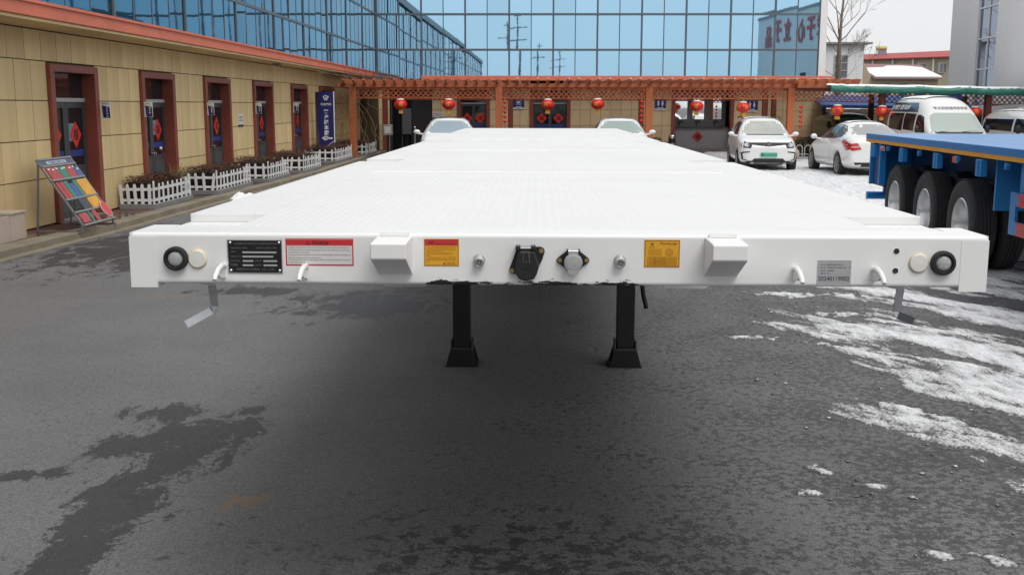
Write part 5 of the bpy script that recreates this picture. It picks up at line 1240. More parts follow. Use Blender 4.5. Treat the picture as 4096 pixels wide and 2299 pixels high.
def lay(bvh, poly, view, off=.006, cuts=3):
    """a trim patch: polygon drawn in a side (y,z), front or rear (x,z) or top (x,y) view and laid on the body surface"""
    bm = bmesh.new(); vs = [bm.verts.new((a, b, 0)) for a, b in poly]; bm.faces.new(vs)
    bmesh.ops.triangulate(bm, faces=bm.faces[:])
    for k in range(cuts):
        es = [e for e in bm.edges if e.calc_length() > .10]
        if not es: break
        bmesh.ops.subdivide_edges(bm, edges=es, cuts=1); bmesh.ops.triangulate(bm, faces=[f for f in bm.faces if len(f.verts) > 3])
    mb = MB(); P = []
    bm.verts.index_update()
    dirs = {'left': Vector((1, 0, 0)), 'right': Vector((-1, 0, 0)), 'front': Vector((0, -1, 0)), 'rear': Vector((0, 1, 0)), 'top': Vector((0, 0, -1))}
    d = dirs[view]; last = None
    for v in bm.verts:
        a, b = v.co.x, v.co.y
        o = {'left': Vector((-5, a, b)), 'right': Vector((5, a, b)), 'front': Vector((a, 9, b)), 'rear': Vector((a, -9, b)), 'top': Vector((a, b, 9))}[view]
        hit = bvh.ray_cast(o, d)[0]
        P.append(None if hit is None else hit - d * off)
    good = [p for p in P if p is not None]
    for i, p in enumerate(P):
        if p is None:
            v = bm.verts; v.ensure_lookup_table(); a, b = v[i].co.x, v[i].co.y
            mean = sum((q.dot(d) for q in good), 0.) / max(1, len(good))
            base = {'left': Vector((0, a, b)), 'right': Vector((0, a, b)), 'front': Vector((a, 0, b)), 'rear': Vector((a, 0, b)), 'top': Vector((a, b, 0))}[view]
            P[i] = base + d * mean
    mb.add(P, [tuple(v.index for v in f.verts) for f in bm.faces]); bm.free()
    return mb
_cw = {}
def car_wheel(parent, x, y, side, r=.325, w=.2, spokes=10, hubcap=False):
    key = (r, w, spokes)
    if key not in _cw:
        rot = Matrix.Rotation(R(-90), 4, 'Y')
        ty = MB().lathe([(r * .66, -w / 2 + .01), (r * .9, -w / 2), (r * .985, -w / 2 + .025), (r, -w / 2 + .05), (r, w / 2 - .05), (r * .985, w / 2 - .025), (r * .9, w / 2), (r * .66, w / 2 - .01)], 36, rot, closed=True)
        rm = MB().lathe([(r * .68, w / 2 - .005), (r * .64, w / 2 - .006), (r * .62, w / 2 - .03), (r * .60, -w / 2 + .03), (r * .66, -w / 2 + .03)], 30, rot, closed=True)
        for k in range(spokes):
            t = 2 * math.pi * k / spokes; rm.box(.03, r * .64, -.018, .018, w / 2 - .035, w / 2 - .008, rot @ Matrix.Rotation(t, 4, 'Z'))
        rm.lathe([(.055, w / 2 - .04), (.05, w / 2 - .004), (0, w / 2 - .002)], 16, rot)
        _cw[key] = (ty.mesh('tyre', M_TYRE2, 40), rm.mesh('rim', mat('car_alloy', (.45, .45, .46), .3, metal=.8), 40), MB().lathe([(r * .6, -.02), (0, -.02)], 20, rot).mesh('disc', M_TRIM))
    m = _cw[key]
    o = link('wheel', m[0], parent, loc=(x, y, r), rot=(random.uniform(0, 6), 0, 0 if side < 0 else math.pi))
    link('rim', m[1], o); link('brake_disc', m[2], o)
def tri_ring(w, z0, zw, zb, zt, inset=.0, zr=None, wr=None):
    """half ring: bottom, sill, waist, shoulder, then roof or bonnet"""
    zr = zt if zr is None else zr; wr = w * .86 if wr is None else wr
    return [(0, z0), (w * .78, z0), (w * .985, z0 + .09), (w, zw), (w * .965, zb), (wr, zr), (wr * .55, zt - .004), (0, zt + .01)]
def L2(pts): return [(-a, b) for a, b in pts]

# ---- white electric hatchback facing the camera
hb = root('white_hatchback', (6.66, 30.05, 0), R(180 - 4.5), 'white small electric crossover with green number plate, parked facing out', 'car', 'cars parked in the snowy yard')
# local frame: +y is the nose, x mirrored
W = .84
st = [(2.02, tri_ring(W * .62, .34, .50, .62, .70, wr=W * .52)), (1.98, tri_ring(W * .84, .25, .48, .68, .78, wr=W * .70)), (1.80, tri_ring(W * .97, .22, .52, .78, .88, wr=W * .80)),
      (1.45, tri_ring(W, .20, .55, .86, .96, wr=W * .84)), (1.02, tri_ring(W, .20, .58, .90, 1.03, wr=W * .86)), (.86, tri_ring(W, .20, .58, .93, 1.07, wr=W * .84)),
      (.30, tri_ring(W, .20, .60, .96, 1.44, zr=1.40, wr=W * .70)), (.12, tri_ring(W, .20, .60, .97, 1.51, zr=1.46, wr=W * .69)), (-.6, tri_ring(W, .20, .60, .99, 1.55, zr=1.49, wr=W * .68)),
      (-1.35, tri_ring(W, .20, .62, 1.02, 1.51, zr=1.45, wr=W * .66)), (-1.62, tri_ring(W * .99, .22, .64, 1.04, 1.44, zr=1.39, wr=W * .64)), (-1.95, tri_ring(W * .96, .26, .62, 1.0, 1.06, wr=W * .72)), (-2.04, tri_ring(W * .84, .34, .6, .86, .92, wr=W * .66))]
me, bv = body(st, M_CARW, [(1.32, .37, W), (-1.24, .37, W)])
link('body', me, hb)
def P(name, poly, view, m, par=None, bvh=None, root_=None, off=.006):
    return part(name, lay(bvh or bv, poly, view, off), m, par or root_ or hb, world=False, smooth=50)
P('windscreen', [(-.66, 1.06), (.66, 1.06), (.55, 1.41), (.30, 1.435), (-.30, 1.435), (-.55, 1.41)], 'front', M_SCREEN)
P('windscreen_edge', [(-.68, 1.035), (.68, 1.035), (.67, 1.06), (-.67, 1.06)], 'front', M_TRIM, off=.008)
P('rear_window', [(-.5, 1.10), (.5, 1.10), (.44, 1.36), (-.44, 1.36)], 'rear', M_CARGL)
for v in ('left', 'right'):
    P('side_window', [(.58, 1.02), (.18, 1.38), (-.38, 1.42), (-.42, 1.02)], v, M_CARGL)
    P('side_window', [(-.50, 1.02), (-.47, 1.42), (-1.12, 1.38), (-1.40, 1.16), (-1.30, 1.06)], v, M_CARGL)
    P('sill_trim', [(.92, .32), (-.86, .32), (-.86, .22), (.92, .22)], v, M_TRIM)
P('nose_band', [(-.56, .80), (-.14, .80), (-.10, .745), (.10, .745), (.14, .80), (.56, .80), (.56, .845), (-.56, .845)], 'front', M_TRIM, off=.008)
bd = part('badge', lay(bv, [(.10 * math.cos(k * .524), .80 + .058 * math.sin(k * .524)) for k in range(12)], 'front', .012), M_TRIM, hb, world=False)
em = MB()
for s in (-1, 1):
    for k in range(8):
        a0, a1 = -1.1 + k * .275, -1.1 + (k + 1) * .275
        em.add([(s * (.062 - r_ * math.cos(a)), 2.045, .80 + r_ * math.sin(a)) for a, r_ in ((a0, .046), (a1, .046), (a1, .031), (a0, .031))], [(0, 1, 2, 3)])
part('emblem', em, M_CHR, bd, world=False)
for s in (-1, 1):
    f = (lambda p: p) if s > 0 else L2
    hl = P('headlamp', f([(.50, .69), (.76, .70), (.80, .86), (.73, .90), (.46, .80)]), 'front', M_TRIM, off=.010)
    P('lamp_lens', f([(.57, .73), (.66, .73), (.69, .785), (.65, .83), (.57, .82), (.54, .77)]), 'front', M_CHR, hl, off=.016)
    P('lamp_lens', f([(.69, .75), (.76, .76), (.775, .83), (.71, .83)]), 'front', M_LAMPC, hl, off=.015)
    P('corner_trim', f([(.52, .60), (.78, .58), (.74, .36), (.62, .335), (.61, .36), (.705, .375), (.735, .545), (.53, .575)]), 'front', M_TRIM, off=.010)
P('lower_grille', [(-.50, .29), (.50, .29), (.40, .40), (-.40, .40)], 'front', M_TRIM, off=.010)
P('front_lip', [(-.70, .235), (.70, .235), (.74, .33), (.56, .285), (-.56, .285), (-.74, .33)], 'front', M_TRIM, off=.012)
P('skid_plate', [(-.44, .238), (.44, .238), (.40, .275), (-.40, .275)], 'front', M_CHR, off=.020)
np_ = part('number_plate', MB().box(-.235, .235, 2.035, 2.05, .44, .565), mat('green_plate', (.10, .50, .33), .5), hb, world=False)
t = MB(); text(t, '鲁Q·DA3752', (.215, 2.052, .462), (-1, 0, 0), (0, 0, 1), w=.43, h=.085, bold=.02); part('lettering', t, mat('plate_ink', (.01, .04, .03), .5), np_, world=False)
for s in (-1, 1):
    m_ = part('mirror', MB().ell((s * .935, .62, 1.06), .095, .06, .065, 14, 10).bar((s * .68, .60, 1.0), (s * .92, .62, 1.03), .07, .045), M_CARW, hb, world=False, smooth=60)
    part('roof_rail', MB().tube([(s * .56, .0, 1.50), (s * .57, -.2, 1.555), (s * .56, -1.1, 1.545), (s * .55, -1.3, 1.49)], .018, 8), M_TRIM, hb, world=False)
    for y in (1.32, -1.24): car_wheel(hb, s * .735, y, s, r=.325, w=.21, spokes=5)
part('roof_snow', lay(bv, [(-.46, -.25), (.46, -.25), (.48, -1.15), (-.48, -1.15)], 'top', .018), M_SNOW, hb, world=False, smooth=180)

# ---- white saloon seen from its tail
sd_ = root('white_sedan', (8.86, 27.75, 0), R(0.5), 'white four door sedan with red tail lamps, parked with its tail out', 'car', 'cars parked in the snowy yard')
W = .885
st = [(2.20, tri_ring(W * .60, .32, .46, .58, .64, wr=W * .5)), (2.12, tri_ring(W * .84, .24, .48, .66, .74, wr=W * .68)), (1.85, tri_ring(W * .96, .21, .52, .76, .84, wr=W * .78)), (1.3, tri_ring(W, .19, .56, .86, .96, wr=W * .82)),
      (.95, tri_ring(W, .19, .58, .90, 1.02, wr=W * .82)), (.25, tri_ring(W, .19, .60, .94, 1.40, zr=1.355, wr=W * .66)), (.0, tri_ring(W, .19, .60, .95, 1.455, zr=1.405, wr=W * .64)), (-.65, tri_ring(W, .19, .61, .97, 1.475, zr=1.42, wr=W * .63)),
      (-1.05, tri_ring(W, .20, .63, .99, 1.42, zr=1.365, wr=W * .63)), (-1.62, tri_ring(W * .99, .21, .66, 1.01, 1.15, zr=1.12, wr=W * .70)), (-1.78, tri_ring(W * .985, .22, .66, 1.01, 1.09, wr=W * .76)), (-2.10, tri_ring(W * .95, .26, .66, .99, 1.06, wr=W * .78)), (-2.22, tri_ring(W * .90, .30, .62, .92, 1.00, wr=W * .70)), (-2.26, tri_ring(W * .74, .36, .6, .82, .9, wr=W * .6))]
me, bv = body(st, M_CARW, [(1.40, .375, W), (-1.28, .375, W)])
link('body', me, sd_)
P('rear_window', [(-.60, 1.12), (.60, 1.12), (.48, 1.36), (.25, 1.39), (-.25, 1.39), (-.48, 1.36)], 'rear', mat('pale_rear_glass', (.30, .31, .32), .08, coat=.3), root_=sd_)
P('windscreen', [(-.62, 1.04), (.62, 1.04), (.5, 1.34), (-.5, 1.34)], 'front', M_CARGL, root_=sd_)
for v in ('left', 'right'):
    P('side_window', [(.82, .985), (.62, 1.12), (.26, 1.30), (-.10, 1.365), (-.50, 1.385), (-.53, 1.0)], v, M_CARGL, root_=sd_)
    P('side_window', [(-.58, 1.0), (-.55, 1.385), (-.95, 1.345), (-1.27, 1.21), (-1.34, 1.13), (-1.22, 1.05)], v, M_CARGL, root_=sd_)
    P('sill_trim', [(.95, .30), (-.86, .30), (-.86, .22), (.95, .22)], v, mat('off_white_trim', (.6, .6, .59), .4), root_=sd_, off=.012)
    for y in (-.02, -1.0): P('door_handle', [(y - .14, .90), (y + .02, .905), (y + .02, .875), (y - .14, .87)], v, M_CARW, root_=sd_, off=.02)
    P('tail_lamp', [(-2.00, .72), (-1.55, .93), (-1.50, 1.0), (-1.72, 1.01), (-2.18, .90), (-2.2, .76)], v, M_TAIL, root_=sd_)
    P('door_gap', [(-.545, .30), (-.535, .30), (-.535, .98), (-.545, .98)], v, M_TRIM, root_=sd_, off=.003)
for s in (-1, 1):
    f = (lambda p: p) if s > 0 else L2
    tl = P('tail_lamp', f([(.52, .76), (.74, .72), (.85, .78), (.845, .90), (.62, .92)]), 'rear', M_TAIL, root_=sd_, off=.012)
    P('lamp_stripe', f([(.58, .815), (.82, .80), (.825, .825), (.585, .84)]), 'rear', mat('pale_lamp', (.7, .55, .52), .2), tl, off=.02)
    part('mirror', MB().ell((s * .975, .80, 1.02), .095, .07, .075, 14, 10).bar((s * .74, .78, .95), (s * .96, .8, .985), .06, .045), M_CARW, sd_, world=False, smooth=60)
    for y in (1.40, -1.28): car_wheel(sd_, s * .775, y, s, r=.33, w=.21, spokes=10)
P('rear_bumper_trim', [(-.62, .30), (.62, .30), (.70, .42), (-.70, .42)], 'rear', M_TRIM, root_=sd_, off=.012)
P('number_plate', [(-.24, .62), (.24, .62), (.24, .75), (-.24, .75)], 'rear', mat('blue_plate', (.02, .06, .3), .4), root_=sd_, off=.014)
part('roof_snow', lay(bv, [(-.42, -.12), (.42, -.12), (.44, -.72), (-.44, -.72)], 'top', .018), M_SNOW, sd_, world=False, smooth=180)

# ---- two white cars standing behind the flatbed
def hidden_car(x, y, rz, lab, sunroof, glasscol):
    r = root('white_estate_car' if sunroof else 'white_compact_car', (x, y, 0), rz, lab, 'car', 'cars parked behind the flatbed')
    W = .88
    st = [(2.2, tri_ring(W * .62, .32, .48, .62, .70, wr=W * .5)), (2.1, tri_ring(W * .86, .24, .5, .72, .80, wr=W * .68)), (1.75, tri_ring(W * .98, .21, .55, .84, .92, wr=W * .8)), (1.2, tri_ring(W, .2, .58, .92, 1.04, wr=W * .84)), (.95, tri_ring(W, .2, .6, .95, 1.09, wr=W * .83)),
          (.25, tri_ring(W, .2, .6, .98, 1.44, zr=1.40, wr=W * .68)), (.05, tri_ring(W, .2, .6, .99, 1.50, zr=1.45, wr=W * .67)), (-.8, tri_ring(W, .2, .6, 1.0, 1.53, zr=1.47, wr=W * .66)), (-1.6, tri_ring(W, .22, .62, 1.02, 1.47, zr=1.42, wr=W * .64)), (-2.0, tri_ring(W * .97, .25, .62, 1.0, 1.10, wr=W * .7)), (-2.15, tri_ring(W * .85, .32, .6, .86, .94, wr=W * .6))]
    me, bv = body(st, M_CARW, [(1.38, .375, W), (-1.28, .375, W)])
    link('body', me, r)
    def Q(n, p, v, m, par=None, off=.006): return part(n, lay(bv, p, v, off), m, par or r, world=False, smooth=50)
    Q('windscreen', [(-.70, 1.08), (.70, 1.08), (.56, 1.40), (.3, 1.425), (-.3, 1.425), (-.56, 1.40)], 'front', glasscol)
    Q('rear_window', [(-.5, 1.10), (.5, 1.10), (.44, 1.38), (-.44, 1.38)], 'rear', M_CARGL)
    if sunroof: Q('sunroof', [(-.34, -.1), (.34, -.1), (.36, -.75), (-.36, -.75)], 'top', M_CARGL, off=.012)
    else: Q('roof_panel', [(-.36, -.05), (.36, -.05), (.36, -.22), (-.36, -.22)], 'top', mat('grey_roof_glass', (.10, .10, .11), .2), off=.012)
    for v in ('left', 'right'):
        Q('side_window', [(.62, 1.05), (.22, 1.36), (-.42, 1.41), (-.46, 1.05)], v, M_CARGL); Q('side_window', [(-.52, 1.05), (-.50, 1.41), (-1.2, 1.37), (-1.5, 1.12)], v, M_CARGL)
    for s in (-1, 1):
        f = (lambda p: p) if s > 0 else L2
        Q('headlamp', f([(.5, .70), (.8, .72), (.82, .84), (.55, .80)]), 'front', M_LAMPC, off=.012)
        part('mirror', MB().ell((s * .965, .68, 1.10), .10, .065, .07, 14, 10).bar((s * .72, .66, 1.03), (s * .95, .68, 1.065), .07, .045), M_CARW, r, world=False, smooth=60)
        for y in (1.38, -1.28): car_wheel(r, s * .77, y, s, r=.33, w=.21, spokes=5)
    Q('grille', [(-.36, .52), (.36, .52), (.42, .72), (-.42, .72)], 'front', M_TRIM, off=.012)
    Q('bumper_intake', [(-.5, .28), (.5, .28), (.42, .40), (-.42, .40)], 'front', M_TRIM, off=.012)
    return r
hidden_car(-2.72, 29.9, R(180 + 4), 'white car with dark sunroof parked beyond the flatbed by the shutter entrance', True, mat('sky_windscreen', (.22, .30, .36), .06, coat=.5))
hidden_car(2.40, 30.2, R(180 - 2), 'white car with greenish windscreen parked beyond the flatbed near a restroom sign', False, mat('greenish_windscreen', (.24, .31, .28), .06, coat=.5))

# ---- high roof van
M_VNAVY = mat('navy_van_vinyl', (.020, .045, .105), rough=.3, coat=.4)
vn = root('high_roof_van', (12.30, 31.2, 0), R(180 - 1.5), 'white high roof van with navy side board and white characters', 'van')
W = .90
def vr(w, z0, zb, zt, wr, zr): return [(0, z0), (w * .8, z0), (w * .98, z0 + .1), (w, .8), (w * .97, zb), (w * .92, (zb + zr) / 2 + .05), (wr, zr), (wr * .55, zt - .01), (0, zt)]
st = [(2.42, vr(W * .7, .36, .72, .86, W * .55, .84)), (2.34, vr(W * .9, .28, .82, .96, W * .72, .94)), (2.05, vr(W * .98, .25, .98, 1.12, W * .8, 1.10)), (1.85, vr(W, .25, 1.04, 1.20, W * .82, 1.17)),
      (1.30, vr(W, .25, 1.10, 1.74, W * .70, 1.68)), (1.18, vr(W, .25, 1.12, 1.85, W * .72, 1.78)), (.80, vr(W, .25, 1.14, 2.06, W * .70, 1.97)), (.35, vr(W, .25, 1.14, 2.17, W * .70, 2.06)), (-.8, vr(W, .25, 1.14, 2.19, W * .72, 2.08)), (-2.2, vr(W, .25, 1.14, 2.17, W * .72, 2.06)), (-2.42, vr(W * .97, .28, 1.12, 2.08, W * .68, 1.98)), (-2.48, vr(W * .86, .4, 1.1, 1.9, W * .6, 1.8))]
me, bv = body(st, M_CARW, [(1.60, .37, W), (-1.45, .37, W)])
link('body', me, vn)
P('windscreen', [(-.76, 1.13), (.76, 1.13), (.66, 1.60), (.52, 1.68), (-.52, 1.68), (-.66, 1.60)], 'front', mat('milky_windscreen', (.40, .46, .42), .08, coat=.4), root_=vn)
P('windscreen_edge', [(-.80, 1.085), (.80, 1.085), (.78, 1.13), (-.78, 1.13)], 'front', M_TRIM, root_=vn, off=.012)
wp = MB().tube([(-.1, 2.02, 1.13), (-.45, 1.93, 1.16), (-.62, 1.90, 1.17)], .012, 6).tube([(.55, 2.0, 1.13), (.2, 1.95, 1.15), (.0, 1.93, 1.16)], .012, 6)
part('wiper', wp, M_TRIM, vn, world=False)
for v in ('left', 'right'):
    P('cab_window', [(1.62, 1.10), (1.22, 1.55), (.95, 1.62), (.72, 1.60), (.70, 1.10)], v, M_CARGL, root_=vn)
    P('side_window', [(.56, 1.12), (.58, 1.64), (-.45, 1.66), (-.52, 1.56), (-.50, 1.16)], v, M_CARGL, root_=vn)
    P('side_window', [(-.60, 1.12), (-.58, 1.66), (-2.0, 1.66), (-2.1, 1.56), (-2.06, 1.16)], v, M_CARGL, root_=vn)
    sg = P('side_board', [(.62, 1.70), (.50, 1.84), (.25, 1.98), (-2.15, 1.99), (-2.28, 1.70)], v, M_VNAVY, root_=vn, off=.010)
    t = MB(); s_ = '专业轻型强悍表现者'
    sx = -1 if v == 'left' else 1
    text(t, s_, (sx * (W + .02), 0, 0), (0, -1 if v == 'right' else 1, 0), (0, 0, 1), w=1.9, h=.16, bold=.04)
    iv2 = []
    for (x, y, z) in t.v:
        yy = (-.25 - abs(y)) if v == 'right' else (-2.15 + abs(y)); zz = 1.76 + z
        hit = bv.ray_cast(Vector((sx * 5, yy, zz)), Vector((-sx, 0, 0)))[0]
        iv2.append((hit.x + sx * .016, yy, zz))
    t.v = iv2; part('lettering', t, M_SIGNW, sg, world=False)
t = MB(); text(t, '专业轻型强悍表现者', (0, 0, 0), (-1, 0, 0), (0, 0, 1), w=1.0, h=.085, bold=.01)
pts = []
for (x, y, z) in t.v:
    xx, zz = x + .5, 1.78 + z; hit = bv.ray_cast(Vector((xx, 9, zz)), Vector((0, -1, 0)))[0]; pts.append((xx, hit.y + .02, zz) if hit else (xx, 1.2, zz))
t.v = pts; part('lettering', t, mat('grey_letter', (.16, .17, .19), .5), vn, world=False)
for s in (-1, 1):
    f = (lambda p: p) if s > 0 else L2
    P('headlamp', f([(.52, .72), (.82, .74), (.86, .95), (.58, .86)]), 'front', M_LAMPC, root_=vn, off=.012)
    part('mirror', MB().ell((s * 1.03, 1.42, 1.20), .075, .055, .11, 14, 10).bar((s * .78, 1.40, 1.12), (s * 1.02, 1.42, 1.17), .06, .05), M_TRIM, vn, world=False, smooth=60)
    for y in (1.60, -1.45): car_wheel(vn, s * .78, y, s, r=.335, w=.21, spokes=5)
P('grille', [(-.46, .62), (.46, .62), (.52, .82), (-.52, .82)], 'front', M_TRIM, root_=vn, off=.012)
part('roof_snow', lay(bv, [(-.5, .3), (.5, .3), (.55, -2.2), (-.55, -2.2)], 'top', .03), M_SNOW, vn, world=False, smooth=180)

# ---- white minibus at the right edge, dark pickup under the canopy
def boxy(name, x, y, rz, lab, cat, col, W, H, Ln, dark=False, rack=False):
    r = root(name, (x, y, 0), rz, lab, cat); h = Ln / 2
    st = [(h, vr(W * .7, .36, .74, .86, W * .55, .84)), (h - .1, vr(W * .92, .28, .84, .98, W * .74, .96)), (h - .42, vr(W, .25, 1.0, 1.10, W * .82, 1.08)), (h - .62, vr(W, .25, 1.04, 1.18, W * .83, 1.15)),
          (h - 1.15, vr(W, .25, 1.08, H - .12, W * .76, H - .18)), (h - 1.45, vr(W, .25, 1.1, H, W * .76, H - .07)), (0, vr(W, .25, 1.1, H + .02, W * .77, H - .06)), (-h + .35, vr(W, .25, 1.1, H, W * .77, H - .08)), (-h, vr(W * .94, .3, 1.08, H - .2, W * .7, H - .26))]
    me, bv = body(st, col, [(h - .85, .36, W), (-h + .95, .36, W)]); link('body', me, r)
    def Q(n, p, v, m, par=None, off=.006): return part(n, lay(bv, p, v, off), m, par or r, world=False, smooth=50)
    Q('windscreen', [(-W * .84, 1.10), (W * .84, 1.10), (W * .74, H - .24), (W * .6, H - .17), (-W * .6, H - .17), (-W * .74, H - .24)], 'front', mat('pale_van_screen', (.26, .28, .28), .08, coat=.4) if dark else mat('bus_screen', (.07, .085, .08), .05, coat=.5))
    for v in ('left', 'right'):
        Q('cab_window', [(h - .85, 1.08), (h - 1.2, H - .3), (h - 1.75, H - .28), (h - 1.75, 1.08)], v, M_CARGL)
        Q('side_window', [(h - 1.9, 1.1), (h - 1.9, H - .3), (-h + .5, H - .3), (-h + .45, 1.14)], v, M_CARGL)
    for s in (-1, 1):
        f = (lambda p: p) if s > 0 else L2
        Q('headlamp', f([(W * .55, .70), (W * .9, .72), (W * .92, .9), (W * .6, .84)]), 'front', M_LAMPC, off=.012)
        part('mirror', MB().ell((s * (W + .17), h - .95, 1.18), .09, .055, .14, 12, 8).bar((s * W * .95, h - .97, 1.12), (s * (W + .12), h - .95, 1.14), .05, .05), M_TRIM, r, world=False, smooth=60)
        for y in (h - .85, -h + .95): car_wheel(r, s * (W - .12), y, s, r=.32, w=.2, spokes=5)
    Q('grille', [(-W * .5, .60), (W * .5, .60), (W * .55, .78), (-W * .55, .78)], 'front', M_TRIM, off=.012)
    if rack:
        rk = MB()
        for s in (-1, 1): rk.tube([(s * .62, h - 1.6, H + .12), (s * .62, -h + .6, H + .12)], .018, 8)
        for k in range(4): yy = h - 1.6 - k * (Ln - 2.2) / 3; rk.tube([(-.62, yy, H - .02), (-.62, yy, H + .12), (.62, yy, H + .12), (.62, yy, H - .02)], .016, 8)
        part('roof_rack', rk, M_CHROME, r, world=False)
        part('roof_snow', lay(bv, [(-.55, h - 1.5), (.55, h - 1.5), (.55, -h + .5), (-.55, -h + .5)], 'top', .02), M_SNOW, r, world=False, smooth=180)
        part('bonnet_snow', lay(bv, [(-.6, h - .2), (.6, h - .2), (.6, h - .6), (-.6, h - .6)], 'top', .04), M_SNOW, r, world=False, smooth=180)
    return r
boxy('white_minibus', 15.45, 31.6, R(180), 'white minibus with silver roof rack and snow on its bonnet', 'minibus', M_CARW, .86, 1.78, 4.6, rack=True)
boxy('dark_van', 11.75, 39.3, R(180 + 3), 'dark van with pale windscreen parked under the carport behind the white sedan', 'van', mat('dark_van_paint', (.03, .03, .032), .3, coat=.4), .80, 1.62, 4.0, dark=True)

# ------------------------------------------------------------------ blue flatbed trailer
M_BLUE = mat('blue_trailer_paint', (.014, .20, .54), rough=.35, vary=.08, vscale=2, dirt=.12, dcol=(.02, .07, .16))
M_BLUETOP = mat('reflection_pale_blue_deck', (.13, .29, .56), rough=.38, vary=.12, vscale=3, dirt=.2, dcol=(.35, .48, .66))  # reflection off the deck put into a paler colour than the rails
M_ORANGE = mat('orange_reflective_tape', (.78, .34, .015), rough=.4, vary=.06)
BA = R(-3.417)                 # runs away from the camera, leaning right
bt = root('blue_flatbed_trailer', (5.05, 14.04, .021), BA, 'blue flatbed trailer with orange side stripe and three axles of dual tyres', 'trailer')
# local: origin at the far left corner, x to the right (width 2.5), y negative towards the camera
BL = 12.6
for k in range(5):
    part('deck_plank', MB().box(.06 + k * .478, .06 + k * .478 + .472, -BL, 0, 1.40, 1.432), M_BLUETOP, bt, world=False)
for x0, x1 in ((0, .055), (2.452, 2.507)):
    part('side_rail', MB().box(x0, x1, -BL, 0, 1.352, 1.434), M_BLUE, bt, world=False, bevel=.004)
    part('side_stripe', MB().box(x0 + (.003 if x0 == 0 else 0), x1 - (0 if x0 == 0 else .003), -BL, 0, 1.304, 1.350), M_ORANGE, bt, world=False)
part('rail_joint', MB().box(-.006, -.0005, -4.1, -3.8, 1.418, 1.437), mat('pale_blue_plate', (.10, .30, .55), .4), bt, world=False)
part('rear_beam', MB().box(0.06, 2.45, -.06, 0, 1.29, 1.398), M_BLUE, bt, world=False)
part('rear_panel', MB().box(.06, .95, -.12, -.06, .66, 1.288), M_BLUE, bt, world=False)
part('rear_post', MB().box(.02, .11, -.86, -.78, .70, 1.30), M_BLUE, bt, world=False)
part('side_panel', MB().box(.11, .14, -.78, -.1, .66, 1.30), mat('deep_blue_paint', (.008, .05, .16), .5), bt, world=False)
part('rear_bumper', MB().cyl((.05, -.02, .475), (2.45, -.02, .475), .06, n=16).box(.3, .4, -.055, .015, .475, 1.288).box(2.1, 2.2, -.055, .015, .475, 1.288), M_BLUE, bt, world=False, smooth=40)
for s in (.75, 1.75): part('main_beam', MB().box(s - .07, s + .07, -BL, -.1, .92, 1.395), mat('deep_blue_paint', (.008, .05, .16), .5), bt, world=False)
bcm = MB().box(.06, 2.45, -.04, .04, 1.28, 1.395).mesh('cross_member', MATS['deep_blue_paint'])
for k in range(24): link('cross_member', bcm, bt, loc=(0, -.3 - k * .5, 0))
for i in range(3):
    y = -1.55 - i * 1.46
    part('axle', MB().cyl((.5, y, .504), (2.0, y, .504), .075, n=12), M_HUB, bt, world=False)
    for x, s in ((.20, -1), (.52, -1), (2.3, 1), (1.98, 1)): truck_wheel(bt, x, y, s, .504)
    part('spring_hanger', MB().box(.68, .82, y - .5, y + .5, .62, .70).box(.70, .80, y + .45, y + .6, .6, .95), MATS['deep_blue_paint'], bt, world=False)
for k in range(13):
    y = -.55 - k * .78
    if k % 2: part('rope_hook', MB().lathe([(.035, 0), (.035, .04), (.0, .05)], 14, Matrix.Translation((.03, y, 1.25)) @ Matrix.Rotation(R(-90), 4, 'Y')), M_BLUE, bt, world=False, smooth=40)
    else: part('stake_pocket', MB().box(-.02, .05, y - .09, y + .09, 1.10, 1.282).box(-.028, -.019, y - .02, y + .02, 1.10, 1.28), M_BLUE, bt, world=False, bevel=.006)
M_SMARK = mat('side_marker_red', (.62, .05, .02), rough=.25, coat=.4)
for y in (-.96, -4.3, -8.2):
    l = part('side_marker', MB().box(.02, .035, y - .07, y + .07, 1.20, 1.275), mat('marker_white', (.6, .6, .6), .4), bt, world=False)
    part('lens', MB().box(.008, .021, y - .062, y + .062, 1.207, 1.268), M_SMARK, l, world=False)
# guard panel and side guard ahead of the wheels
part('mud_panel', MB().box(.10, 1.1, -5.47, -5.43, .75, 1.30), M_BLUE, bt, world=False)
part('guard_post', MB().box(.065, .13, -6.36, -6.24, 1.0, 1.30), M_BLUE, bt, world=False)
g = part('side_guard', MB().box(.03, .06, -6.25, -6.10, .575, 1.0), M_BLUE, bt, world=False)
part('guard_rail', MB().box(.03, .06, -10.2, -6.252, .865, .998), M_BLUE, bt, world=False); part('guard_rail', MB().box(.03, .06, -10.2, -6.252, .578, .71), M_BLUE, bt, world=False)
for z0 in (.867, .58):
    for k in range(7):
        y = -6.28 - k * .5
        part('red_tape', MB().prism([(y, z0), (y - .32, z0), (y - .36, z0 + .065), (y - .32, z0 + .13), (y, z0 + .13), (y - .06, z0 + .065)], .0275, .0297, 'x'), mat('red_tape', (.55, .025, .03), .35), bt, world=False)
for k in range(3): part('guard_upright', MB().box(.07, .12, -6.55 - k * 1.2, -6.45 - k * 1.2, .575, 1.30), M_BLUE, bt, world=False)
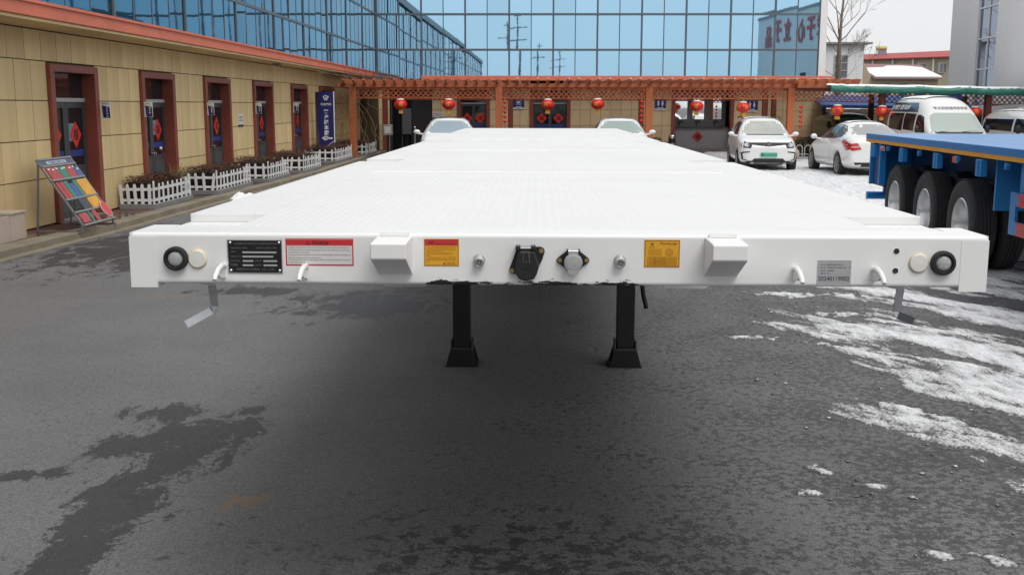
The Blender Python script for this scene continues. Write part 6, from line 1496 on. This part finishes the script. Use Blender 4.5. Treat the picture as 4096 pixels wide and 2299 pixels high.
# ------------------------------------------------------------------ booklet rack leaning by the first door
M_RACK = mat('aluminium_rack', (.24, .245, .25), rough=.4, metal=.6)
TPX, TPZ, BTX, BTZ = -7.02, 1.10, -6.42, .20                  # slope of the board in the x,z plane
Y0, Y1 = 11.85, 12.95
sl = Vector((BTX - TPX, 0, BTZ - TPZ)); SL = sl.length; sl.normalize(); nn = Vector((-sl.z, 0, sl.x))
def RB(u, y, h=0.):                                            # u metres down the board
    return Vector((TPX, y, TPZ)) + sl * u + nn * h
rk = root('booklet_rack', (-6.7, 12.4, .1), 0, 'aluminium display rack leaning back by the first door, full of coloured booklets', 'rack')
for y in (Y0, Y1):
    part('side_rail', MB().bar(RB(-.01, y), RB(SL + .02, y), .03, .022, up=nn), M_RACK, rk)
    part('rear_leg', MB().bar((TPX + .02, y, TPZ - .04), (TPX - .05, y, .105), .025, .025), M_RACK, rk)
    part('foot_bar', MB().bar((TPX - .06, y, .115), (BTX + .03, y, .115), .03, .022), M_RACK, rk)
    part('front_leg', MB().bar(RB(SL - .02, y), (BTX - .01, y, .11), .025, .025), M_RACK, rk)
US = [0.0, .11, .34, .66, .87, SL]
for u in US: part('shelf_bar', MB().bar(RB(u, Y0, .012), RB(u, Y1, .012), .028, .022, up=nn), M_RACK, rk)
hd = part('header_board', MB().add([RB(.015, Y0 + .02, .004), RB(.015, Y1 - .02, .004), RB(.095, Y1 - .02, .004), RB(.095, Y0 + .02, .004), RB(.015, Y0 + .02, .012), RB(.015, Y1 - .02, .012), RB(.095, Y1 - .02, .012), RB(.095, Y0 + .02, .012)], [(0, 1, 2, 3), (4, 5, 6, 7), (0, 1, 5, 4), (1, 2, 6, 5), (2, 3, 7, 6), (3, 0, 4, 7)]), mat('grey_blue_header', (.09, .10, .17), .5), rk)
lb = part('header_strip', MB().add([RB(.03, Y0 + .22, .014), RB(.03, Y1 - .25, .014), RB(.08, Y1 - .25, .014), RB(.08, Y0 + .22, .014)], [(0, 1, 2, 3)]), mat('pale_blue_strip', (.45, .52, .62), .5), rk)
t = MB(); text(t, '车辆配件展示区', RB(.074, Y0 + .28, .0155), (0, 1, 0), -sl, w=.52, h=.036); part('lettering', t, M_NAVY, hd)
C_ = {'red': (.38, .045, .05), 'green': (.02, .20, .15), 'blue': (.05, .09, .30), 'amber': (.65, .32, .02), 'dark': (.03, .04, .05), 'teal': (.05, .17, .20)}
CM = {k: mat('booklet_' + k, v, .45, vary=.15, vscale=8) for k, v in C_.items()}
BK = [(0, 'green', .03, .12, 'green booklet with pale tab at the near end of the top shelf'), (0, 'dark', .13, .06, 'slim dark booklet on the top shelf of the rack'), (0, 'red', .20, .26, 'red booklet on the top shelf beside a slim dark one'), (0, 'red', .47, .22, 'red booklet on the top shelf beside a teal one'), (0, 'teal', .71, .33, 'wide teal booklet on the top shelf of the rack'),
      (1, 'red', .04, .34, 'large red booklet at the near end of the second shelf'), (1, 'green', .39, .22, 'tall green booklet between two large red ones'), (1, 'red', .62, .26, 'large red booklet beyond the tall green one'), (1, 'blue', .90, .16, 'narrow blue booklet at the far end of the second shelf'),
      (2, 'red', .03, .10, 'narrow red booklet at the near end of the third shelf'), (2, 'red', .15, .11, 'narrow red booklet beside a green one on the third shelf'), (2, 'green', .28, .12, 'green booklet beside a blue one on the third shelf'), (2, 'blue', .42, .13, 'blue booklet between two green ones on the third shelf'), (2, 'green', .57, .10, 'narrow green booklet beside the amber card'), (2, 'amber', .71, .34, 'amber card on the third shelf of the rack'),
      (3, 'dark', .34, .28, 'dark booklet beside the amber card on the fourth shelf'), (3, 'amber', .65, .36, 'amber card on the fourth shelf behind the red disc'),
      (3, 'red', .04, .26, 'large red booklet at the near end of the fourth shelf'), (4, 'green', .36, .06, 'slim green booklet at the foot of the rack'), (4, 'red', .50, .12, 'red booklet at the foot of the rack beside the red disc')]
for sh_, col, y, w, lab in BK:
    u1 = US[sh_ + 1] - .014; hgt = (US[sh_ + 1] - US[sh_]) * (.84 if col not in ('blue',) else .7); u0 = max(u1 - hgt, .12)
    if sh_ == 3 and col == 'red': u1 = SL - .03; u0 = .90
    ya, yb = Y0 + .02 + y, Y0 + .02 + y + w; r_ = random.Random(lab); d = r_.uniform(-.008, .008)
    mb = MB(); vs = [RB(u0 + d, ya, .004), RB(u0 - d, yb, .004), RB(u1, yb, .006), RB(u1, ya, .006)]; mb.add(vs + [p + nn * .014 for p in vs], [(0, 1, 2, 3), (4, 5, 6, 7), (0, 1, 5, 4), (1, 2, 6, 5), (2, 3, 7, 6), (3, 0, 4, 7)])
    o = thing('booklet', mb, CM[col], lab, 'booklet', 'booklets on the leaning rack', tuple(vs[3]))
    if sh_ in (0, 1) and w > .1:
        cm_ = (ya + yb) / 2 + .02; q = MB().add([RB(u0 + .03, cm_ - .03, .022), RB(u0 + .03, cm_ + .03, .022), RB(u0 + .055, cm_ + .03, .022), RB(u0 + .055, cm_ - .03, .022)], [(0, 1, 2, 3)])
        q.v = [tuple(Vector(p) - vs[3]) for p in q.v]; link('tab', q.mesh('tab', M_SIGNW), o)
ds = root('red_disc', tuple(RB(.95, Y1 - .09, .03)), 0, 'flat red round fan with pale rim propped at the foot of the rack', 'fan')
c0 = RB(.93, Y1 - .13, .035)
part('face', MB().add([c0 + sl * (.125 * math.cos(k * .262)) + Vector((0, .125 * math.sin(k * .262), 0)) + nn * h for h in (0, .008) for k in range(24)], [tuple(range(24)), tuple(range(24, 48))] + [(k, (k + 1) % 24, 24 + (k + 1) % 24, 24 + k) for k in range(24)]), mat('fan_red', (.60, .05, .06), .5, vary=.1, vscale=6), ds)
part('rim', MB().tube([c0 + sl * (.128 * math.cos(k * .262)) + Vector((0, .128 * math.sin(k * .262), 0)) + nn * .004 for k in range(25)], .006, 6), mat('pale_rim', (.6, .55, .5), .5), ds)

# ------------------------------------------------------------------ stone clad steps at the left edge
sb = root('stone_step_block', (-7.1, 10.2, .1), 0, 'stepped block clad in pale pinkish stone slabs against the beige wall', 'steps')
M_PSTONE = mat('pale_pink_stone', (.50, .41, .34), rough=.55, vary=.08, vscale=4, rnd=.05, dirt=.15, dcol=(.3, .24, .2))
part('core', MB().box(LW + .002, -6.985, 7.5, 11.255, .1, .445).box(LW + .002, -7.11, 7.5, 10.45, .445, .83), M_CONC, sb)
for k in range(9): y = 11.27 - (k + 1) * .42; part('slab', MB().box(-6.983, -6.955, y + .006, y + .414, .10, .44), M_PSTONE, sb, bevel=.003)
part('slab', MB().box(LW + .004, -6.955, 11.257, 11.285, .10, .44), M_PSTONE, sb)
for k in range(8): y = 11.285 - (k + 1) * .45; part('top_slab', MB().box(LW + .004, -6.945, y + .005, y + .445, .446, .475), M_PSTONE, sb, bevel=.004) if y > 10.40 else None
for k in range(5): y = 10.48 - (k + 1) * .5; part('slab', MB().box(-7.108, -7.08, y + .006, y + .494, .448, .83), M_PSTONE, sb, bevel=.003)
part('top_slab', MB().box(LW + .004, -7.07, 8.0, 10.49, .832, .86), M_PSTONE, sb, bevel=.004)

# ------------------------------------------------------------------ trees, stems, shrubs
M_BARK = mat('grey_bark', (.20, .16, .125), rough=.9, vary=.3, vscale=8, bump=.5, bscale=30)
M_TWIGS = mat('pale_winter_twig', (.26, .22, .19), rough=.9, vary=.2)
def grow(mb, p, d, L, r, depth, rnd, up=.12, spread=.6, tips=None, nseg=4):
    pts = [p.copy()]; rs = [r]
    for k in range(nseg):
        d = (d + Vector((rnd.gauss(0, .10), rnd.gauss(0, .10), rnd.gauss(0, .05) + up * .25))).normalized()
        p = p + d * (L / nseg); pts.append(p.copy()); rs.append(max(.0055, r * (1 - .42 * (k + 1) / nseg)))
    mb.tube(pts, rs, 6 if depth > 1 else 4, caps=False)
    if depth <= 0: return
    n = rnd.choice((2, 3, 3)) if depth > 1 else rnd.choice((3, 4))
    for k in range(n):
        i = rnd.randint(1, nseg) if k else nseg
        ax = Vector((rnd.gauss(0, 1), rnd.gauss(0, 1), rnd.gauss(0, .5))).normalized()
        nd_ = (d + ax * spread * rnd.uniform(.6, 1.3) + Vector((0, 0, up))).normalized()
        grow(mb, pts[i].copy(), nd_, L * rnd.uniform(.55, .8), rs[i] * rnd.uniform(.5, .7), depth - 1, rnd, up, spread, None, nseg)
rnd = random.Random(12)
bt_ = root('bare_tree', (14.75, 52, 0), 0, 'tall bare winter tree with upswept branches in front of the white shed', 'tree')
trk = MB(); base = Vector((14.75, 52, 0)); tp = [base + Vector((.02 * z + .05 * math.sin(z * .9), 0, z)) for z in (0, 1.5, 3.0, 4.2, 5.0, 6.2, 7.6)]
trk.tube(tp, [.17, .15, .13, .115, .085, .06, .04], 10)
part('trunk', trk, M_BARK, bt_, smooth=60)
cr = MB()
for z, az, el, L, r in ((3.0, 20, 25, 1.6, .045), (3.2, 170, 30, 1.4, .04), (3.9, 60, 30, 1.5, .05), (4.4, 200, 40, 1.6, .05), (5.0, -20, 35, 2.2, .07), (5.0, 160, 55, 2.1, .075), (5.05, 80, 65, 2.2, .07), (5.6, 10, 45, 1.9, .055), (6.2, 190, 60, 1.8, .05), (6.3, 30, 60, 1.8, .05), (7.0, 100, 70, 1.6, .045), (7.4, -60, 70, 1.6, .045), (4.0, -60, 20, 1.2, .035)):
    i = max(j for j in range(len(tp)) if tp[j].z <= z); j = min(i + 1, len(tp) - 1); f = (z - tp[i].z) / max(.01, tp[j].z - tp[i].z) if j > i else 0
    p = tp[i].lerp(tp[j], f); d = Vector((math.cos(R(az)) * math.cos(R(el)), math.sin(R(az)) * math.cos(R(el)) * .8, math.sin(R(el))))
    grow(cr, p, d, L * .8, r * .5, 4, rnd, .16, .6)
part('crown', cr, M_TWIGS, bt_)
vi = root('climbing_vine', (-6.15, 34.0, 0), 0, 'leafless climbing vine tangled over the end post of the pergola', 'vine')
vm = MB(); r_ = random.Random(8)
for k in range(10):
    p = Vector((-6.9 + r_.uniform(0, 1.5), 34.0 + r_.uniform(-.15, .2), .1 + (k % 3) * .3)); pts = [p]
    tgt = Vector((-6.5 + r_.uniform(-.3, .9), 33.95 + r_.uniform(-.2, .2), 2.75 + r_.uniform(-.2, .5)))
    for q in range(8): f = (q + 1) / 8; pts.append(p.lerp(tgt, f) + Vector((math.sin(f * 3.1) * r_.uniform(-.35, .35), r_.gauss(0, .03), r_.gauss(0, .04))))
    vm.tube(pts, [.011 - .0008 * q for q in range(9)], 5, caps=False)
for k in range(10): p = Vector((-6.4 + r_.uniform(-.3, .7), 34.0, 2.7)); grow(vm, p, Vector((r_.uniform(-1, 1), r_.uniform(-.4, .2), r_.uniform(.2, 1))).normalized(), .5, .012, 1, r_, .1, .7)
part('stems', vm, mat('dry_vine', (.17, .125, .085), .9), vi)
def shrub(x, y, z0, rx, h, n, col, name, lab, seed):
    r = root(name, (x, y, z0), 0, lab, 'shrub'); q = random.Random(seed); mb = MB()
    for k in range(n):
        a, t_, f = q.uniform(0, 6.28), q.random() ** .5, q.random()
        c = Vector((x + rx * t_ * math.cos(a) * (1 - .4 * f), y + rx * .6 * t_ * math.sin(a), z0 + h * f)); e = q.uniform(.02, .05); u = Vector((q.gauss(0, 1), q.gauss(0, 1), q.gauss(0, 1))).normalized() * e; w = u.orthogonal().normalized() * e * .5
        mb.add([c - u, c - w, c + u, c + w], [(0, 1, 2, 3)])
    part('foliage', mb, col, r)['kind'] = 'stuff'
    st_ = MB()
    for k in range(14): st_.bar((x + q.gauss(0, rx * .2), y, z0), (x + q.gauss(0, rx * .5), y + q.gauss(0, .1), z0 + h * q.uniform(.5, .95)), .015, .015)
    part('stem', st_, M_TWIG, r)
M_DKLEAF = mat('dark_evergreen_leaf', (.022, .032, .018), .6, vary=.4, vscale=6)
shrub(9.9, 37.2, 0, .75, .75, 1500, M_DKLEAF, 'dark_shrub', 'dark clipped shrub behind the white hoop fence', 2)
shrub(4.7, 40.9, 0, .35, .62, 500, M_DKLEAF, 'potted_shrub', 'small dark shrub beside the pergola post left of the bin', 3)

# ------------------------------------------------------------------ yard furniture
bn = root('litter_bin', (5.25, 40.3, 0), 0, 'round steel litter bin with dark band by the wash place', 'litter bin')
part('body', MB().cyl((5.25, 40.3, 0), (5.25, 40.3, .42), .15, n=24), M_CHROME, bn, smooth=40); part('opening_band', MB().cyl((5.25, 40.3, .42), (5.25, 40.3, .60), .14, n=24), M_TRIM, bn, smooth=40); part('lid', MB().lathe([(.155, .60), (.155, .68), (.13, .72), (0, .72)], 24, Matrix.Translation((5.25, 40.3, 0))), M_CHROME, bn, smooth=40)
M_BALL = mat('pink_granite', (.40, .31, .26), rough=.6, vary=.12, vscale=20, bump=.2, bscale=80)
bl = root('stone_ball_bollard', (8.42, 33.45, 0), 0, 'round pinkish stone ball bollard at the foot of a pergola post', 'bollard')
part('ball', MB().ell((8.42, 33.45, .30), .235, .235, .225, 28, 18), M_BALL, bl, smooth=180); part('plinth', MB().cyl((8.42, 33.45, 0), (8.42, 33.45, .10), .19, .17, 24), M_BALL, bl, smooth=40)
hf = root('hoop_fence', (9.6, 35.2, 0), 0, 'low white hoop fence between the stone ball and the white sedan', 'fence')
for k in range(7):
    x = 8.65 + k * .30; part('hoop', MB().tube([(x, 35.2, .05)] + [(x + .11 - .11 * math.cos(a * math.pi / 6), 35.2, .42 + .11 * math.sin(a * math.pi / 6)) for a in range(7)] + [(x + .22, 35.2, .05)], .016, 6), M_PICKET, hf, smooth=60)
for z in (.10, .22): part('rail', MB().bar((8.6, 35.2, z), (10.75, 35.2, z), .02, .02), M_PICKET, hf)
ped = root('planter_kerb', (9.6, 35.6, 0), 0, 'low pale kerb under the hoop fence', 'kerb')
part('kerb_block', MB().box(8.6, 10.8, 35.12, 35.32, 0, .05), M_CONC, ped)
st_ = root('steel_barrier_post', (-4.15, 33.2, 0), 0, 'thin steel post with ball top beside the parked white car', 'post')
part('post', MB().cyl((-4.15, 33.2, 0), (-4.15, 33.2, 1.12), .02, n=10), M_CHROME, st_); part('knob', MB().ell((-4.15, 33.2, 1.15), .035, .035, .035, 12, 8), M_CHROME, st_, smooth=180)
bx = root('meter_box', (-5.75, 38.5, 0), 0, 'small grey meter box on a stand behind the pergola post', 'box')
part('box', MB().box(-5.95, -5.6, 38.45, 38.6, .75, 1.15), mat('meter_grey', (.35, .36, .37), .5), bx, bevel=.01); part('stand', MB().box(-5.83, -5.73, 38.5, 38.56, 0, .75), M_BLACK, bx); part('window', MB().box(-5.9, -5.66, 38.44, 38.449, .82, 1.08), M_SIGNW, bx)
br = root('broom', (-6.95, 17.6, .1), 0, 'straw broom with white tipped handle leaning in the second doorway', 'broom')
part('handle', MB().cyl((-7.0, 17.45, .45), (-7.12, 17.2, 1.05), .014, n=8), mat('dark_red_handle', (.20, .03, .03), .5), br); part('grip', MB().ell((-7.125, 17.19, 1.07), .03, .03, .03, 10, 8), M_SIGNW, br, smooth=180)
bb = MB(); q = random.Random(4)
for k in range(60): bb.bar((-7.0 + q.gauss(0, .02), 17.47, .48), (-6.95 + q.gauss(0, .12), 17.6 + q.gauss(0, .1), .62 + q.gauss(0, .06)), .006, .006)
part('bristles', bb, mat('green_straw', (.20, .20, .06), .8), br)['kind'] = 'stuff'
for i, (a, b) in enumerate(DOORS[3:6]):
    pb = root('cardboard_box', (LW - .02, (a + b) / 2 + .3, .118), 0, 'small pale box on the step of the ' + ('third', 'fourth', 'fifth')[i] + ' doorway from the rack', 'box', 'pale boxes on door steps')
    part('carton', MB().box(LW - .10, LW + .09, (a + b) / 2 + .05, (a + b) / 2 + .5, .119, .36), mat('pale_carton', (.48, .46, .42), .7), pb); part('lid', MB().box(LW - .11, LW + .10, (a + b) / 2 + .04, (a + b) / 2 + .51, .361, .40), M_SIGNW, pb)
